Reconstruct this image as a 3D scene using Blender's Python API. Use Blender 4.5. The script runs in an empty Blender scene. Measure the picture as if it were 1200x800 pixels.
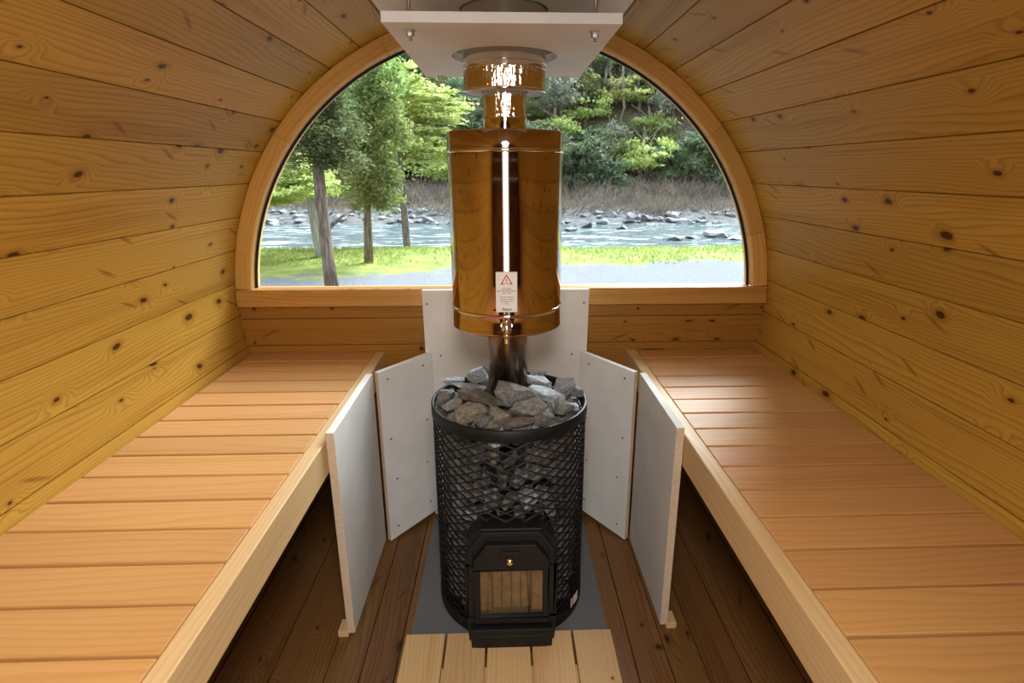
import bpy, bmesh, math, random
from mathutils import Vector, Matrix, noise as mnoise

random.seed(7)
PI = math.pi
SC = bpy.context.scene
COL = SC.collection
CZ, R = 0.802, 0.9955          # barrel axis height, inner radius
EYE = 1.29


# ------------------------------------------------------------------ materials
def new_mat(name):
    m = bpy.data.materials.new(name)
    m.use_nodes = True
    nt = m.node_tree
    nt.nodes.clear()
    out = nt.nodes.new('ShaderNodeOutputMaterial')
    return m, nt, out


class G:
    """tiny node-graph helper"""
    def __init__(s, nt):
        s.nt = nt

    def n(s, typ, **kw):
        nd = s.nt.nodes.new(typ)
        for k, v in kw.items():
            setattr(nd, k, v)
        return nd

    def link(s, a, b):
        s.nt.links.new(a, b)

    def put(s, sock, v):
        if isinstance(v, bpy.types.NodeSocket):
            s.link(v, sock)
        else:
            sock.default_value = v

    def math(s, op, a, b=0.0, c=0.0, clamp=False):
        nd = s.n('ShaderNodeMath', operation=op, use_clamp=clamp)
        s.put(nd.inputs[0], a)
        s.put(nd.inputs[1], b)
        s.put(nd.inputs[2], c)
        return nd.outputs[0]

    def vec(s, x, y, z):
        nd = s.n('ShaderNodeCombineXYZ')
        for i, v in enumerate((x, y, z)):
            s.put(nd.inputs[i], v)
        return nd.outputs[0]

    def noise(s, v, scale=1.0, detail=3.0, rough=0.5, dist=0.0):
        nd = s.n('ShaderNodeTexNoise')
        s.link(v, nd.inputs['Vector'])
        nd.inputs['Scale'].default_value = scale
        nd.inputs['Detail'].default_value = detail
        nd.inputs['Roughness'].default_value = rough
        nd.inputs['Distortion'].default_value = dist
        return nd.outputs['Fac']

    def ramp(s, fac, stops):
        nd = s.n('ShaderNodeValToRGB')
        s.put(nd.inputs[0], fac)
        el = nd.color_ramp.elements
        while len(el) < len(stops):
            el.new(0.5)
        for e, (p, c) in zip(el, stops):
            e.position = p
            e.color = (c, c, c, 1) if isinstance(c, (int, float)) else (*c, 1)
        return nd.outputs[0]

    def mix(s, fac, a, b, blend='MIX'):
        nd = s.n('ShaderNodeMix', data_type='RGBA', blend_type=blend)
        s.put(nd.inputs[0], fac)
        for sock, v in ((nd.inputs[6], a), (nd.inputs[7], b)):
            if isinstance(v, tuple):
                v = (*v, 1) if len(v) == 3 else v
            s.put(sock, v)
        return nd.outputs[2]

    def smooth(s, v, a, b, lo=0.0, hi=1.0):
        nd = s.n('ShaderNodeMapRange', interpolation_type='SMOOTHSTEP')
        s.put(nd.inputs[0], v)
        for i, x in enumerate((a, b, lo, hi)):
            nd.inputs[i + 1].default_value = x
        return nd.outputs[0]

    def bsdf(s, out, color, rough=0.5, metal=0.0, spec=0.5, normal=None, **kw):
        b = s.n('ShaderNodeBsdfPrincipled')
        if isinstance(color, tuple):
            color = (*color, 1)
        s.put(b.inputs['Base Color'], color)
        s.put(b.inputs['Roughness'], rough)
        s.put(b.inputs['Metallic'], metal)
        s.put(b.inputs['Specular IOR Level'], spec)
        if normal is not None:
            s.link(normal, b.inputs['Normal'])
        for k, v in kw.items():
            s.put(b.inputs[k], v)
        s.link(b.outputs[0], out.inputs[0])
        return b

    def bump(s, h, strength=0.2, dist=0.002):
        nd = s.n('ShaderNodeBump')
        nd.inputs['Strength'].default_value = strength
        nd.inputs['Distance'].default_value = dist
        s.link(h, nd.inputs['Height'])
        return nd.outputs[0]


def wood(name, light, dark, knots=0.45, hue=0.5, grain=0.6, ring=95.0, rough=0.42, var=0.25, spec=0.4, knot_size=1.0, streak=0.35):
    m, nt, out = new_mat(name)
    g = G(nt)
    uv = g.n('ShaderNodeUVMap').outputs[0]
    sx = g.n('ShaderNodeSeparateXYZ')
    g.link(uv, sx.inputs[0])
    u0, v0 = sx.outputs[0], sx.outputs[1]
    pid = g.n('ShaderNodeAttribute', attribute_name='pid').outputs['Fac']
    u = g.math('MULTIPLY_ADD', pid, 3.731, u0)
    v = g.math('MULTIPLY_ADD', pid, 0.617, v0)
    z = g.math('MULTIPLY', pid, 5.13)
    # knots
    slant = g.noise(g.vec(g.math('MULTIPLY', u, 1.3), 0.0, z), 1.0, 1.0)
    us = g.math('MULTIPLY_ADD', g.math('SUBTRACT', slant, 0.5), g.math('MULTIPLY', v0, 3.0), u)
    ku, kv = g.math('MULTIPLY', us, 6.0), g.math('MULTIPLY', v, 12.0)
    wob = g.noise(g.vec(g.math('MULTIPLY', u, 60.0), g.math('MULTIPLY', v, 60.0), z), 1.0, 2.0)
    vo = g.n('ShaderNodeTexVoronoi', voronoi_dimensions='2D', feature='F1')
    g.link(g.vec(ku, kv, 0.0), vo.inputs['Vector'])
    vo.inputs['Scale'].default_value = 1.0
    d = g.math('MULTIPLY_ADD', g.math('SUBTRACT', wob, 0.5), 0.05, vo.outputs['Distance'])
    csep = g.n('ShaderNodeSeparateColor')
    g.link(vo.outputs['Color'], csep.inputs[0])
    has = g.math('LESS_THAN', csep.outputs[0], knots)
    size = g.math('MULTIPLY_ADD', g.math('POWER', csep.outputs[1], 2.0), 0.085 * knot_size, 0.030 * knot_size)
    core = g.math('MULTIPLY', g.smooth(g.math('DIVIDE', d, size), 0.75, 1.25, 1.0, 0.0), has)
    halo = g.math('MULTIPLY', g.smooth(g.math('DIVIDE', d, size), 0.9, 3.2, 1.0, 0.0), has)
    bend = g.math('MULTIPLY', g.smooth(d, 0.02, 0.42, 1.0, 0.0), has)
    # rings: long cathedral figures
    w1 = g.noise(g.vec(g.math('MULTIPLY', u, 0.9), g.math('MULTIPLY', v, 7.0), z), 1.0, 2.0, 0.45)
    w2 = g.noise(g.vec(g.math('MULTIPLY', u, 5.0), g.math('MULTIPLY', v, 25.0), z), 1.0, 2.0)
    s_ = g.math('MULTIPLY_ADD', w1, ring * 0.13, g.math('MULTIPLY', v, ring))
    s_ = g.math('MULTIPLY_ADD', w2, 1.1, s_)
    s_ = g.math('MULTIPLY_ADD', bend, 3.0, s_)
    fr = g.math('FRACT', s_)
    rings = g.ramp(fr, [(0.0, 0.0), (0.55, 0.25), (0.86, 1.0), (0.97, 0.75), (1.0, 0.0)])
    fib = g.noise(g.vec(g.math('MULTIPLY', u, 7.0), g.math('MULTIPLY', v, 420.0), z), 1.0, 2.0)
    stk = g.smooth(g.noise(g.vec(g.math('MULTIPLY', u, 1.1), g.math('MULTIPLY', v, 22.0), z), 1.0, 3.0), 0.5, 0.75)
    f = g.math('MULTIPLY', rings, grain)
    f = g.math('MULTIPLY_ADD', g.math('SUBTRACT', fib, 0.5), 0.45 * grain, f)
    f = g.math('MULTIPLY_ADD', stk, streak, f, clamp=True)
    c = g.mix(f, light, dark)
    wn = g.n('ShaderNodeTexWhiteNoise', noise_dimensions='1D')
    g.link(g.math('MULTIPLY', pid, 7.77), wn.inputs['W'])
    hs = g.n('ShaderNodeHueSaturation')
    g.link(c, hs.inputs['Color'])
    g.link(g.math('MULTIPLY_ADD', wn.outputs[0], var, 1.0 - var / 2), hs.inputs['Value'])
    wn2 = g.n('ShaderNodeTexWhiteNoise', noise_dimensions='1D')
    g.link(g.math('MULTIPLY', pid, 3.21), wn2.inputs['W'])
    g.link(g.math('MULTIPLY_ADD', wn2.outputs[0], 0.014 * hue, 0.5 - 0.007 * hue), hs.inputs['Hue'])
    c = hs.outputs[0]
    kd = tuple(x * 0.35 for x in dark)
    # slanting spike knots
    vs_ = g.n('ShaderNodeTexVoronoi', voronoi_dimensions='2D', feature='F1')
    g.link(g.vec(g.math('MULTIPLY', g.math('MULTIPLY_ADD', v, 0.9, u), 3.1), g.math('MULTIPLY', g.math('MULTIPLY_ADD', u, -0.45, v), 26.0), 0.0), vs_.inputs['Vector'])
    vs_.inputs['Scale'].default_value = 1.0
    c2 = g.n('ShaderNodeSeparateColor')
    g.link(vs_.outputs['Color'], c2.inputs[0])
    spike = g.math('MULTIPLY', g.smooth(vs_.outputs['Distance'], 0.05, 0.22, 1.0, 0.0), g.math('LESS_THAN', c2.outputs[0], knots * 0.28 if knots > 0.1 else 0.0))
    c = g.mix(g.math('MULTIPLY', spike, 0.6), c, tuple(x * 0.6 for x in dark))
    c = g.mix(g.math('MULTIPLY', halo, 0.55), c, dark)
    c = g.mix(g.math('MULTIPLY', core, 0.92), c, (kd[0] * 0.6, kd[1] * 0.5, kd[2] * 0.5))
    h = g.math('MULTIPLY_ADD', rings, -0.5, fib)
    rg = g.math('MULTIPLY_ADD', fib, 0.2, rough - 0.1)
    g.bsdf(out, c, rg, 0.0, spec, g.bump(h, 0.18, 0.0012))
    return m


def plain(name, color, rough=0.5, metal=0.0, spec=0.5, nscale=40.0, amount=0.12, bump=0.1, bdist=0.001, **kw):
    """painted, pressed or cast surface with a fine irregularity"""
    m, nt, out = new_mat(name)
    g = G(nt)
    co = g.n('ShaderNodeTexCoord').outputs['Object']
    f = g.noise(co, nscale, 4.0, 0.6)
    c = g.mix(g.smooth(f, 0.3, 0.7), tuple(x * (1 - amount) for x in color), tuple(min(1, x * (1 + amount)) for x in color))
    g.bsdf(out, c, g.math('MULTIPLY_ADD', f, 0.12, max(0.0, rough - 0.06)), metal, spec, g.bump(f, bump, bdist), **kw)
    return m


def board_mat():
    m, nt, out = new_mat('white_fibre_board')
    g = G(nt)
    co = g.n('ShaderNodeTexCoord').outputs['Object']
    f = g.noise(co, 260.0, 3.0, 0.6)
    f2 = g.noise(co, 6.0, 4.0, 0.6)
    c = g.mix(g.smooth(f2, 0.35, 0.7), (0.70, 0.675, 0.645), (0.77, 0.75, 0.725))
    c = g.mix(g.math('MULTIPLY', g.smooth(f, 0.6, 0.75), 0.15), c, (0.5, 0.48, 0.45))
    g.bsdf(out, c, 0.75, 0.0, 0.2, g.bump(f, 0.15, 0.0008))
    return m


def steel_mat(name, color, rough=0.06, wav=0.0, wscale=(1, 1, 1), brushed=0.0, bd=0.002):
    m, nt, out = new_mat(name)
    g = G(nt)
    co = g.n('ShaderNodeTexCoord').outputs['Object']
    mp = g.n('ShaderNodeMapping')
    g.link(co, mp.inputs[0])
    mp.inputs['Scale'].default_value = wscale
    f = g.noise(mp.outputs[0], 1.0, 3.0, 0.55)
    sp = g.noise(co, 140.0, 2.0, 0.7)
    r = g.math('MULTIPLY_ADD', g.smooth(sp, 0.62, 0.8), 0.10, rough)
    c = g.mix(g.math('MULTIPLY', g.smooth(sp, 0.66, 0.8), 0.25), color, tuple(x * 0.6 for x in color))
    g.bsdf(out, c, r, 1.0, 0.5, g.bump(f, wav, bd) if wav else None)
    return m


def stone_mat(name, a, b):
    m, nt, out = new_mat(name)
    g = G(nt)
    co = g.n('ShaderNodeTexCoord').outputs['Object']
    inf = g.n('ShaderNodeObjectInfo').outputs['Random']
    va = g.n('ShaderNodeVectorMath', operation='ADD')
    g.link(co, va.inputs[0])
    g.link(g.vec(g.math('MULTIPLY', inf, 9.0), inf, g.math('MULTIPLY', inf, 4.0)), va.inputs[1])
    p = va.outputs[0]
    n1 = g.noise(p, 3.2, 6.0, 0.72, 0.5)
    n2 = g.noise(p, 14.0, 4.0, 0.7)
    c = g.mix(g.smooth(n1, 0.35, 0.68), a, b)
    c = g.mix(g.math('MULTIPLY', g.smooth(n2, 0.55, 0.7), 0.5), c, tuple(min(1, x * 1.9) for x in b))
    c = g.mix(g.math('MULTIPLY', g.smooth(n2, 0.45, 0.32), 0.5), c, tuple(x * 0.3 for x in a))
    hs = g.n('ShaderNodeHueSaturation')
    g.link(c, hs.inputs['Color'])
    g.link(g.math('MULTIPLY_ADD', inf, 0.5, 0.75), hs.inputs['Value'])
    h = g.math('MULTIPLY_ADD', n1, 2.0, n2)
    g.bsdf(out, hs.outputs[0], 0.72, 0.0, 0.35, g.bump(h, 0.8, 0.006))
    return m


def leaf_mat(name, a, b, trans=0.45):
    m, nt, out = new_mat(name)
    g = G(nt)
    geo = g.n('ShaderNodeNewGeometry')
    oi = g.n('ShaderNodeObjectInfo').outputs['Random']
    at = g.n('ShaderNodeAttribute', attribute_name='pid').outputs['Fac']
    c = g.mix(at, a, b)
    hs = g.n('ShaderNodeHueSaturation')
    g.link(c, hs.inputs['Color'])
    g.link(g.math('MULTIPLY_ADD', oi, 0.05, 0.475), hs.inputs['Hue'])
    g.link(g.math('MULTIPLY_ADD', oi, 0.5, 0.75), hs.inputs['Value'])
    d = g.n('ShaderNodeBsdfPrincipled')
    g.link(hs.outputs[0], d.inputs['Base Color'])
    d.inputs['Roughness'].default_value = 0.6
    d.inputs['Specular IOR Level'].default_value = 0.25
    t = g.n('ShaderNodeBsdfTranslucent')
    g.link(hs.outputs[0], t.inputs[0])
    mx = g.n('ShaderNodeMixShader')
    mx.inputs[0].default_value = trans
    g.link(d.outputs[0], mx.inputs[1])
    g.link(t.outputs[0], mx.inputs[2])
    g.link(mx.outputs[0], out.inputs[0])
    return m


def bark_mat(name, a, b):
    m, nt, out = new_mat(name)
    g = G(nt)
    co = g.n('ShaderNodeTexCoord').outputs['Object']
    mp = g.n('ShaderNodeMapping')
    g.link(co, mp.inputs[0])
    mp.inputs['Scale'].default_value = (34, 34, 4)
    f = g.noise(mp.outputs[0], 1.0, 5.0, 0.65)
    g.bsdf(out, g.mix(g.smooth(f, 0.32, 0.68), a, b), 0.9, 0.0, 0.1, g.bump(f, 0.8, 0.02))
    return m


def glass_mat():
    m, nt, out = new_mat('window_glass')
    g = G(nt)
    fr = g.n('ShaderNodeFresnel')
    fr.inputs[0].default_value = 1.45
    t = g.n('ShaderNodeBsdfTransparent')
    t.inputs[0].default_value = (0.96, 0.98, 0.97, 1)
    gl = g.n('ShaderNodeBsdfGlossy')
    gl.inputs['Roughness'].default_value = 0.0
    co = g.n('ShaderNodeTexCoord').outputs['Object']
    f = g.noise(co, 3.0, 2.0)
    g.link(g.bump(f, 0.02, 0.001), gl.inputs['Normal'])
    mx = g.n('ShaderNodeMixShader')
    g.link(g.math('MULTIPLY', fr.outputs[0], 0.8), mx.inputs[0])
    g.link(t.outputs[0], mx.inputs[1])
    g.link(gl.outputs[0], mx.inputs[2])
    g.link(mx.outputs[0], out.inputs[0])
    return m


def ground_mat():
    m, nt, out = new_mat('gravel_and_grass')
    g = G(nt)
    co = g.n('ShaderNodeTexCoord').outputs['Object']
    sx = g.n('ShaderNodeSeparateXYZ')
    g.link(co, sx.inputs[0])
    y, x = sx.outputs[1], sx.outputs[0]
    big = g.noise(co, 0.5, 4.0, 0.6)
    fine = g.noise(co, 22.0, 4.0, 0.7)
    med = g.noise(co, 2.6, 4.0, 0.65)
    grav = g.mix(g.smooth(fine, 0.3, 0.7), (0.12, 0.125, 0.14), (0.215, 0.225, 0.25))
    grav = g.mix(g.smooth(med, 0.45, 0.7), grav, (0.18, 0.18, 0.175))
    grass = g.mix(g.smooth(med, 0.35, 0.65), (0.17, 0.21, 0.05), (0.28, 0.31, 0.085))
    grass = g.mix(g.math('MULTIPLY', g.smooth(fine, 0.55, 0.75), 0.5), grass, (0.45, 0.42, 0.22))
    edge = g.math('MULTIPLY_ADD', big, 3.4, y)
    edge = g.math('MULTIPLY_ADD', g.smooth(x, 0.5, -3.0), 1.5, edge)
    gm = g.smooth(g.math('MULTIPLY_ADD', med, 1.3, edge), 12.5, 13.2)
    gm = g.math('MULTIPLY', gm, g.smooth(y, 13.9, 13.3))
    c = g.mix(gm, grav, grass)
    g.bsdf(out, c, 0.9, 0.0, 0.1, g.bump(fine, 0.5, 0.02))
    return m


def hill_mat():
    m, nt, out = new_mat('forest_floor')
    g = G(nt)
    co = g.n('ShaderNodeTexCoord').outputs['Object']
    a = g.noise(co, 0.35, 5.0, 0.65)
    b = g.noise(co, 3.5, 5.0, 0.7)
    c = g.mix(g.smooth(b, 0.3, 0.7), (0.10, 0.08, 0.055), (0.26, 0.22, 0.17))
    c = g.mix(g.math('MULTIPLY', g.smooth(a, 0.45, 0.65), 0.6), c, (0.10, 0.14, 0.04))
    sx = g.n('ShaderNodeSeparateXYZ')
    g.link(co, sx.inputs[0])
    bank = g.mix(g.smooth(b, 0.3, 0.7), (0.10, 0.10, 0.098), (0.27, 0.265, 0.25))
    c = g.mix(g.smooth(g.math('MULTIPLY_ADD', a, 3.0, sx.outputs[1]), 29.0, 27.0), c, bank)
    g.bsdf(out, c, 0.95, 0.0, 0.1, g.bump(b, 0.8, 0.15))
    return m


def water_mat():
    m, nt, out = new_mat('river_water')
    g = G(nt)
    co = g.n('ShaderNodeTexCoord').outputs['Object']
    mp = g.n('ShaderNodeMapping')
    g.link(co, mp.inputs[0])
    mp.inputs['Scale'].default_value = (0.45, 1.7, 1)
    mp.inputs['Rotation'].default_value = (0, 0, 0.05)
    f = g.noise(mp.outputs[0], 1.6, 6.0, 0.72, 0.8)
    f2 = g.noise(mp.outputs[0], 7.0, 4.0, 0.7, 0.5)
    foam = g.smooth(g.math('MULTIPLY_ADD', f2, 0.35, f), 0.72, 0.82)
    sx = g.n('ShaderNodeSeparateXYZ')
    g.link(co, sx.inputs[0])
    near = g.math('MULTIPLY', g.smooth(sx.outputs[1], 17.0, 14.8), g.smooth(f2, 0.42, 0.6))
    left = g.math('MULTIPLY', g.smooth(sx.outputs[0], -2.0, -6.0), g.smooth(f, 0.5, 0.62))
    foam = g.math('MAXIMUM', foam, g.math('MAXIMUM', near, g.math('MULTIPLY', left, 0.8)))
    c = g.mix(foam, (0.045, 0.10, 0.10), (0.80, 0.84, 0.87))
    g.bsdf(out, c, g.math('MULTIPLY_ADD', foam, 0.5, 0.12), 0.0, 0.5, g.bump(g.math('ADD', f, f2), 0.7, 0.25))
    return m


M = dict(
    wall=wood('varnished_pine_staves', (0.515, 0.288, 0.046), (0.26, 0.11, 0.012), knots=0.36, hue=0.25, grain=0.5, rough=0.5, var=0.26, spec=.10),
    endwall=wood('varnished_pine_planks', (0.37, 0.165, 0.025), (0.20, 0.085, 0.012), knots=0.30, grain=0.5, rough=0.45, var=0.2, spec=.25),
    arch=wood('orange_pine_arch', (0.68, 0.385, 0.095), (0.48, 0.22, 0.045), knots=0.04, grain=0.45, ring=70, rough=0.42, var=0.22, streak=0.2),
    sill=wood('orange_pine_sill', (0.60, 0.30, 0.075), (0.38, 0.15, 0.03), knots=0.2, grain=0.45, rough=0.4, var=0.1),
    slat=wood('smooth_bench_slats', (0.58, 0.30, 0.105), (0.41, 0.18, 0.052), knots=0.0, grain=0.35, ring=60, rough=0.50, var=0.16, spec=0.3, streak=0.3),
    rail=wood('pale_bench_rail', (0.66, 0.44, 0.22), (0.50, 0.29, 0.12), knots=0.03, grain=0.4, ring=80, rough=0.5, var=0.05, spec=0.3, streak=0.2),
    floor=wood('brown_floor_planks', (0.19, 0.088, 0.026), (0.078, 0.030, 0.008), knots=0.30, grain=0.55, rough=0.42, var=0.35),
    mat=wood('pale_duckboard', (0.62, 0.41, 0.20), (0.46, 0.26, 0.10), knots=0.22, grain=0.4, rough=0.55, var=0.2, spec=0.25, knot_size=0.6),
    board=board_mat(),
    board_edge=plain('raw_board_edge', (0.60, 0.45, 0.31), 0.8, 0, 0.2, 120, 0.08),
    screw=plain('dull_screw_steel', (0.30, 0.27, 0.24), 0.4, 1.0),
    iron=plain('black_painted_iron', (0.009, 0.0085, 0.008), 0.48, 0.0, 0.3, 90, 0.25, 0.25, 0.0006),
    iron_mesh=plain('dark_steel_strands', (0.006, 0.0057, 0.0055), 0.55, 0.0, 0.25, 90, 0.25, 0.2, 0.0006),
    soot=plain('soot_black_steel', (0.008, 0.008, 0.008), 0.8),
    slate=plain('grey_floor_sheet', (0.135, 0.14, 0.15), 0.6, 0.0, 0.35, 300, 0.10, 0.15, 0.0005),
    brass=plain('polished_brass', (0.80, 0.62, 0.32), 0.18, 1.0, 0.5, 60, 0.05),
    nickel=plain('nickel_plated', (0.78, 0.75, 0.70), 0.16, 1.0, 0.5, 60, 0.05),
    red=plain('red_lever_plastic', (0.45, 0.03, 0.02), 0.4),
    label=plain('label_vinyl', (0.80, 0.74, 0.69), 0.5, 0, 0.3, 60, 0.03),
    ink=plain('black_print', (0.03, 0.025, 0.025), 0.6),
    redink=plain('red_print', (0.55, 0.05, 0.035), 0.6),
    tank=steel_mat('polished_tank_steel', (0.54, 0.43, 0.32), 0.05, 0.06, (1.5, 1.5, 9.0), bd=0.003),
    pipe=steel_mat('polished_pipe_steel', (0.72, 0.67, 0.60), 0.07, 0.0),
    crinkle=steel_mat('crimped_pipe_steel', (0.80, 0.72, 0.62), 0.10, 1.0, (95, 95, 16), bd=0.005),
    tinted=steel_mat('heat_tinted_pipe', (0.24, 0.16, 0.115), 0.24, 0.0),
    wool=plain('pale_insulation', (0.70, 0.70, 0.68), 0.9),
    zinc=plain('zinc_rod', (0.55, 0.54, 0.52), 0.35, 1.0),
    stove_glass=None,
    brick=plain('pale_firebrick', (0.50, 0.37, 0.23), 0.85, 0, 0.2, 60, 0.25, 0.3, 0.001),
    stone=stone_mat('crushed_grey_stone', (0.13, 0.125, 0.117), (0.33, 0.32, 0.305)),
    stone_pale=stone_mat('pale_grey_stone', (0.27, 0.285, 0.31), (0.60, 0.63, 0.67)),
    stone_tan=stone_mat('brown_grey_stone', (0.14, 0.12, 0.092), (0.32, 0.28, 0.22)),
    boulder=stone_mat('river_boulder', (0.14, 0.145, 0.155), (0.36, 0.365, 0.375)),
    glass=glass_mat(),
    ground=ground_mat(), hill=hill_mat(), water=water_mat(),
    leaf_dark=leaf_mat('dark_needles', (0.06, 0.10, 0.035), (0.25, 0.30, 0.12)),
    leaf_mid=leaf_mat('mid_green_leaves', (0.13, 0.20, 0.06), (0.42, 0.50, 0.17)),
    leaf_yellow=leaf_mat('yellow_green_leaves', (0.30, 0.36, 0.09), (0.62, 0.64, 0.25)),
    leaf_grey=leaf_mat('grey_green_leaves', (0.24, 0.275, 0.20), (0.50, 0.52, 0.42)),
    leaf_deep=leaf_mat('deep_green_leaves', (0.075, 0.13, 0.07), (0.31, 0.40, 0.22)),
    grassblade=leaf_mat('grass_blades', (0.22, 0.29, 0.06), (0.37, 0.44, 0.12)),
    bark=bark_mat('brown_bark', (0.10, 0.075, 0.055), (0.30, 0.24, 0.19)),
    bark_pale=bark_mat('pale_bark', (0.28, 0.26, 0.24), (0.52, 0.49, 0.46)),
    twig=bark_mat('grey_twigs', (0.20, 0.155, 0.115), (0.42, 0.36, 0.30)),
)


def stove_glass():
    m, nt, out = new_mat('sooty_stove_glass')
    g = G(nt)
    co = g.n('ShaderNodeTexCoord').outputs['Object']
    f = g.noise(co, 30.0, 3.0)
    t = g.n('ShaderNodeBsdfTransparent')
    g.link(g.mix(g.smooth(f, 0.3, 0.7), (0.72, 0.64, 0.52), (0.82, 0.75, 0.64)), t.inputs[0])
    gl = g.n('ShaderNodeBsdfGlossy')
    g.put(gl.inputs['Roughness'], g.math('MULTIPLY_ADD', f, 0.05, 0.02))
    mx = g.n('ShaderNodeMixShader')
    mx.inputs[0].default_value = 0.14
    g.link(t.outputs[0], mx.inputs[1])
    g.link(gl.outputs[0], mx.inputs[2])
    g.link(mx.outputs[0], out.inputs[0])
    return m


M['stove_glass'] = stove_glass()


# ------------------------------------------------------------------ mesh helpers
class MB:
    """collects faces with uv (metres, u along the grain) and a plank id"""
    def __init__(s):
        s.v, s.f, s.uv, s.pid, s.mi, s.sm = [], [], [], [], [], []

    def face(s, pts, uvs=None, pid=0.0, mi=0, smooth=False):
        b = len(s.v)
        s.v.extend(pts)
        s.f.append(tuple(range(b, b + len(pts))))
        s.uv.extend(uvs if uvs else [(p[0], p[1]) for p in pts])
        s.pid.append(pid)
        s.mi.append(mi)
        s.sm.append(smooth)

    def box(s, c, size, axis=0, pid=0.0, mi=0, rot=None, off=(0, 0, 0)):
        """axis = grain axis of the box"""
        c = Vector(c)
        h = [x / 2 for x in size]
        other = [i for i in range(3) if i != axis]
        for ax in range(3):
            for sg in (-1, 1):
                a, b = [i for i in range(3) if i != ax]
                q = []
                for (sa, sb) in ((-1, -1), (1, -1), (1, 1), (-1, 1)):
                    p = [0, 0, 0]
                    p[ax] = sg * h[ax]
                    p[a] = sa * h[a]
                    p[b] = sb * h[b]
                    q.append(p)
                # orient outward
                n = (Vector(q[1]) - Vector(q[0])).cross(Vector(q[2]) - Vector(q[0]))
                if n[ax] * sg < 0:
                    q.reverse()
                uvs = []
                for p in q:
                    if ax == axis:
                        uvs.append((p[other[0]] * 0.15, p[other[1]] + 0.02))
                    else:
                        o = [i for i in other if i != ax][0]
                        uvs.append((p[axis] + off[0], p[o] + ax * 0.31 + off[1]))
                pts = []
                for p in q:
                    w = Vector(p)
                    if rot is not None:
                        w = rot @ w
                    pts.append(tuple(c + w))
                s.face(pts, uvs, pid, mi)

    def prism(s, poly, y0, y1, mi=0, pid=0.0, side_mi=None):
        """poly: (x, z) outline, extruded from y0 (front) to y1"""
        n = len(poly)
        area = sum(poly[i][0] * poly[(i + 1) % n][1] - poly[(i + 1) % n][0] * poly[i][1] for i in range(n))
        if area < 0:
            poly = poly[::-1]
        s.face([(x, y0, z) for x, z in poly], None, pid, mi)
        s.face([(x, y1, z) for x, z in poly[::-1]], None, pid, mi)
        for i in range(n):
            (x0, z0), (x1, z1) = poly[i], poly[(i + 1) % n]
            s.face([(x0, y0, z0), (x0, y1, z0), (x1, y1, z1), (x1, y0, z1)], None, pid, mi if side_mi is None else side_mi)

    def lathe(s, prof, seg=64, c=(0, 0, 0), mi=0, smooth=True, a0=0.0, a1=2 * PI):
        """prof: list of (r, z); revolved about the vertical through c"""
        for j in range(len(prof) - 1):
            (r0, z0), (r1, z1) = prof[j], prof[j + 1]
            for i in range(seg):
                p0 = a0 + (a1 - a0) * i / seg
                p1 = a0 + (a1 - a0) * (i + 1) / seg
                pts = []
                for r, z, p in ((r0, z0, p0), (r0, z0, p1), (r1, z1, p1), (r1, z1, p0)):
                    q = (c[0] + r * math.cos(p), c[1] + r * math.sin(p), c[2] + z)
                    if not pts or (Vector(q) - Vector(pts[-1])).length > 1e-7:
                        pts.append(q)
                if len(pts) >= 3:
                    s.face(pts, None, 0.0, mi, smooth)

    def tube(s, path, rad, seg=10, mi=0, caps=True, pid=0.0):
        path = [Vector(p) for p in path]
        n = len(path)
        rads = rad if isinstance(rad, (list, tuple)) else [rad] * n
        rings = []
        ref = Vector((0.3, 0.2, 1)).normalized()
        for i, p in enumerate(path):
            t = (path[min(i + 1, n - 1)] - path[max(i - 1, 0)]).normalized()
            a = t.cross(ref)
            if a.length < 1e-3:
                a = t.cross(Vector((1, 0, 0)))
            a.normalize()
            b = a.cross(t).normalized()
            rings.append([tuple(p + (a * math.cos(2 * PI * k / seg) + b * math.sin(2 * PI * k / seg)) * rads[i]) for k in range(seg)])
        for i in range(n - 1):
            for k in range(seg):
                k2 = (k + 1) % seg
                s.face([rings[i][k], rings[i + 1][k], rings[i + 1][k2], rings[i][k2]], None, pid, mi, True)
        if caps:
            s.face(rings[0][::1], None, pid, mi)
            s.face(rings[-1][::-1], None, pid, mi)

    def mesh(s, name, mats, weld=True):
        me = bpy.data.meshes.new(name)
        me.from_pydata([tuple(p) for p in s.v], [], s.f)
        ul = me.uv_layers.new(name='UVMap')
        ul.data.foreach_set('uv', [x for t in s.uv for x in t])
        at = me.attributes.new('pid', 'FLOAT', 'FACE')
        at.data.foreach_set('value', s.pid)
        for m in (mats if isinstance(mats, (list, tuple)) else [mats]):
            me.materials.append(m)
        me.polygons.foreach_set('material_index', s.mi)
        me.polygons.foreach_set('use_smooth', s.sm)
        if weld:
            bm = bmesh.new()
            bm.from_mesh(me)
            bmesh.ops.remove_doubles(bm, verts=bm.verts, dist=1e-5)
            bmesh.ops.recalc_face_normals(bm, faces=bm.faces)
            bm.to_mesh(me)
            bm.free()
        me.update()
        return me

    def obj(s, name, mats, parent=None, bevel=0.0, weld=True, seg=2):
        o = bpy.data.objects.new(name, s.mesh(name, mats, weld))
        COL.objects.link(o)
        if parent is not None:
            o.parent = parent
            o.matrix_parent_inverse = Matrix.Translation(parent.location).inverted() if not parent.rotation_euler[2] else \
                (Matrix.Translation(parent.location) @ parent.rotation_euler.to_matrix().to_4x4()).inverted()
        if bevel:
            b = o.modifiers.new('edge', 'BEVEL')
            b.width = bevel
            b.segments = seg
            b.limit_method = 'ANGLE'
            b.angle_limit = math.radians(40)
            b.harden_normals = False
        return o


def tag(o, label=None, cat=None, group=None, kind=None):
    if label:
        o['label'] = label
    if cat:
        o['category'] = cat
    if group:
        o['group'] = group
    if kind:
        o['kind'] = kind
    return o


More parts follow.
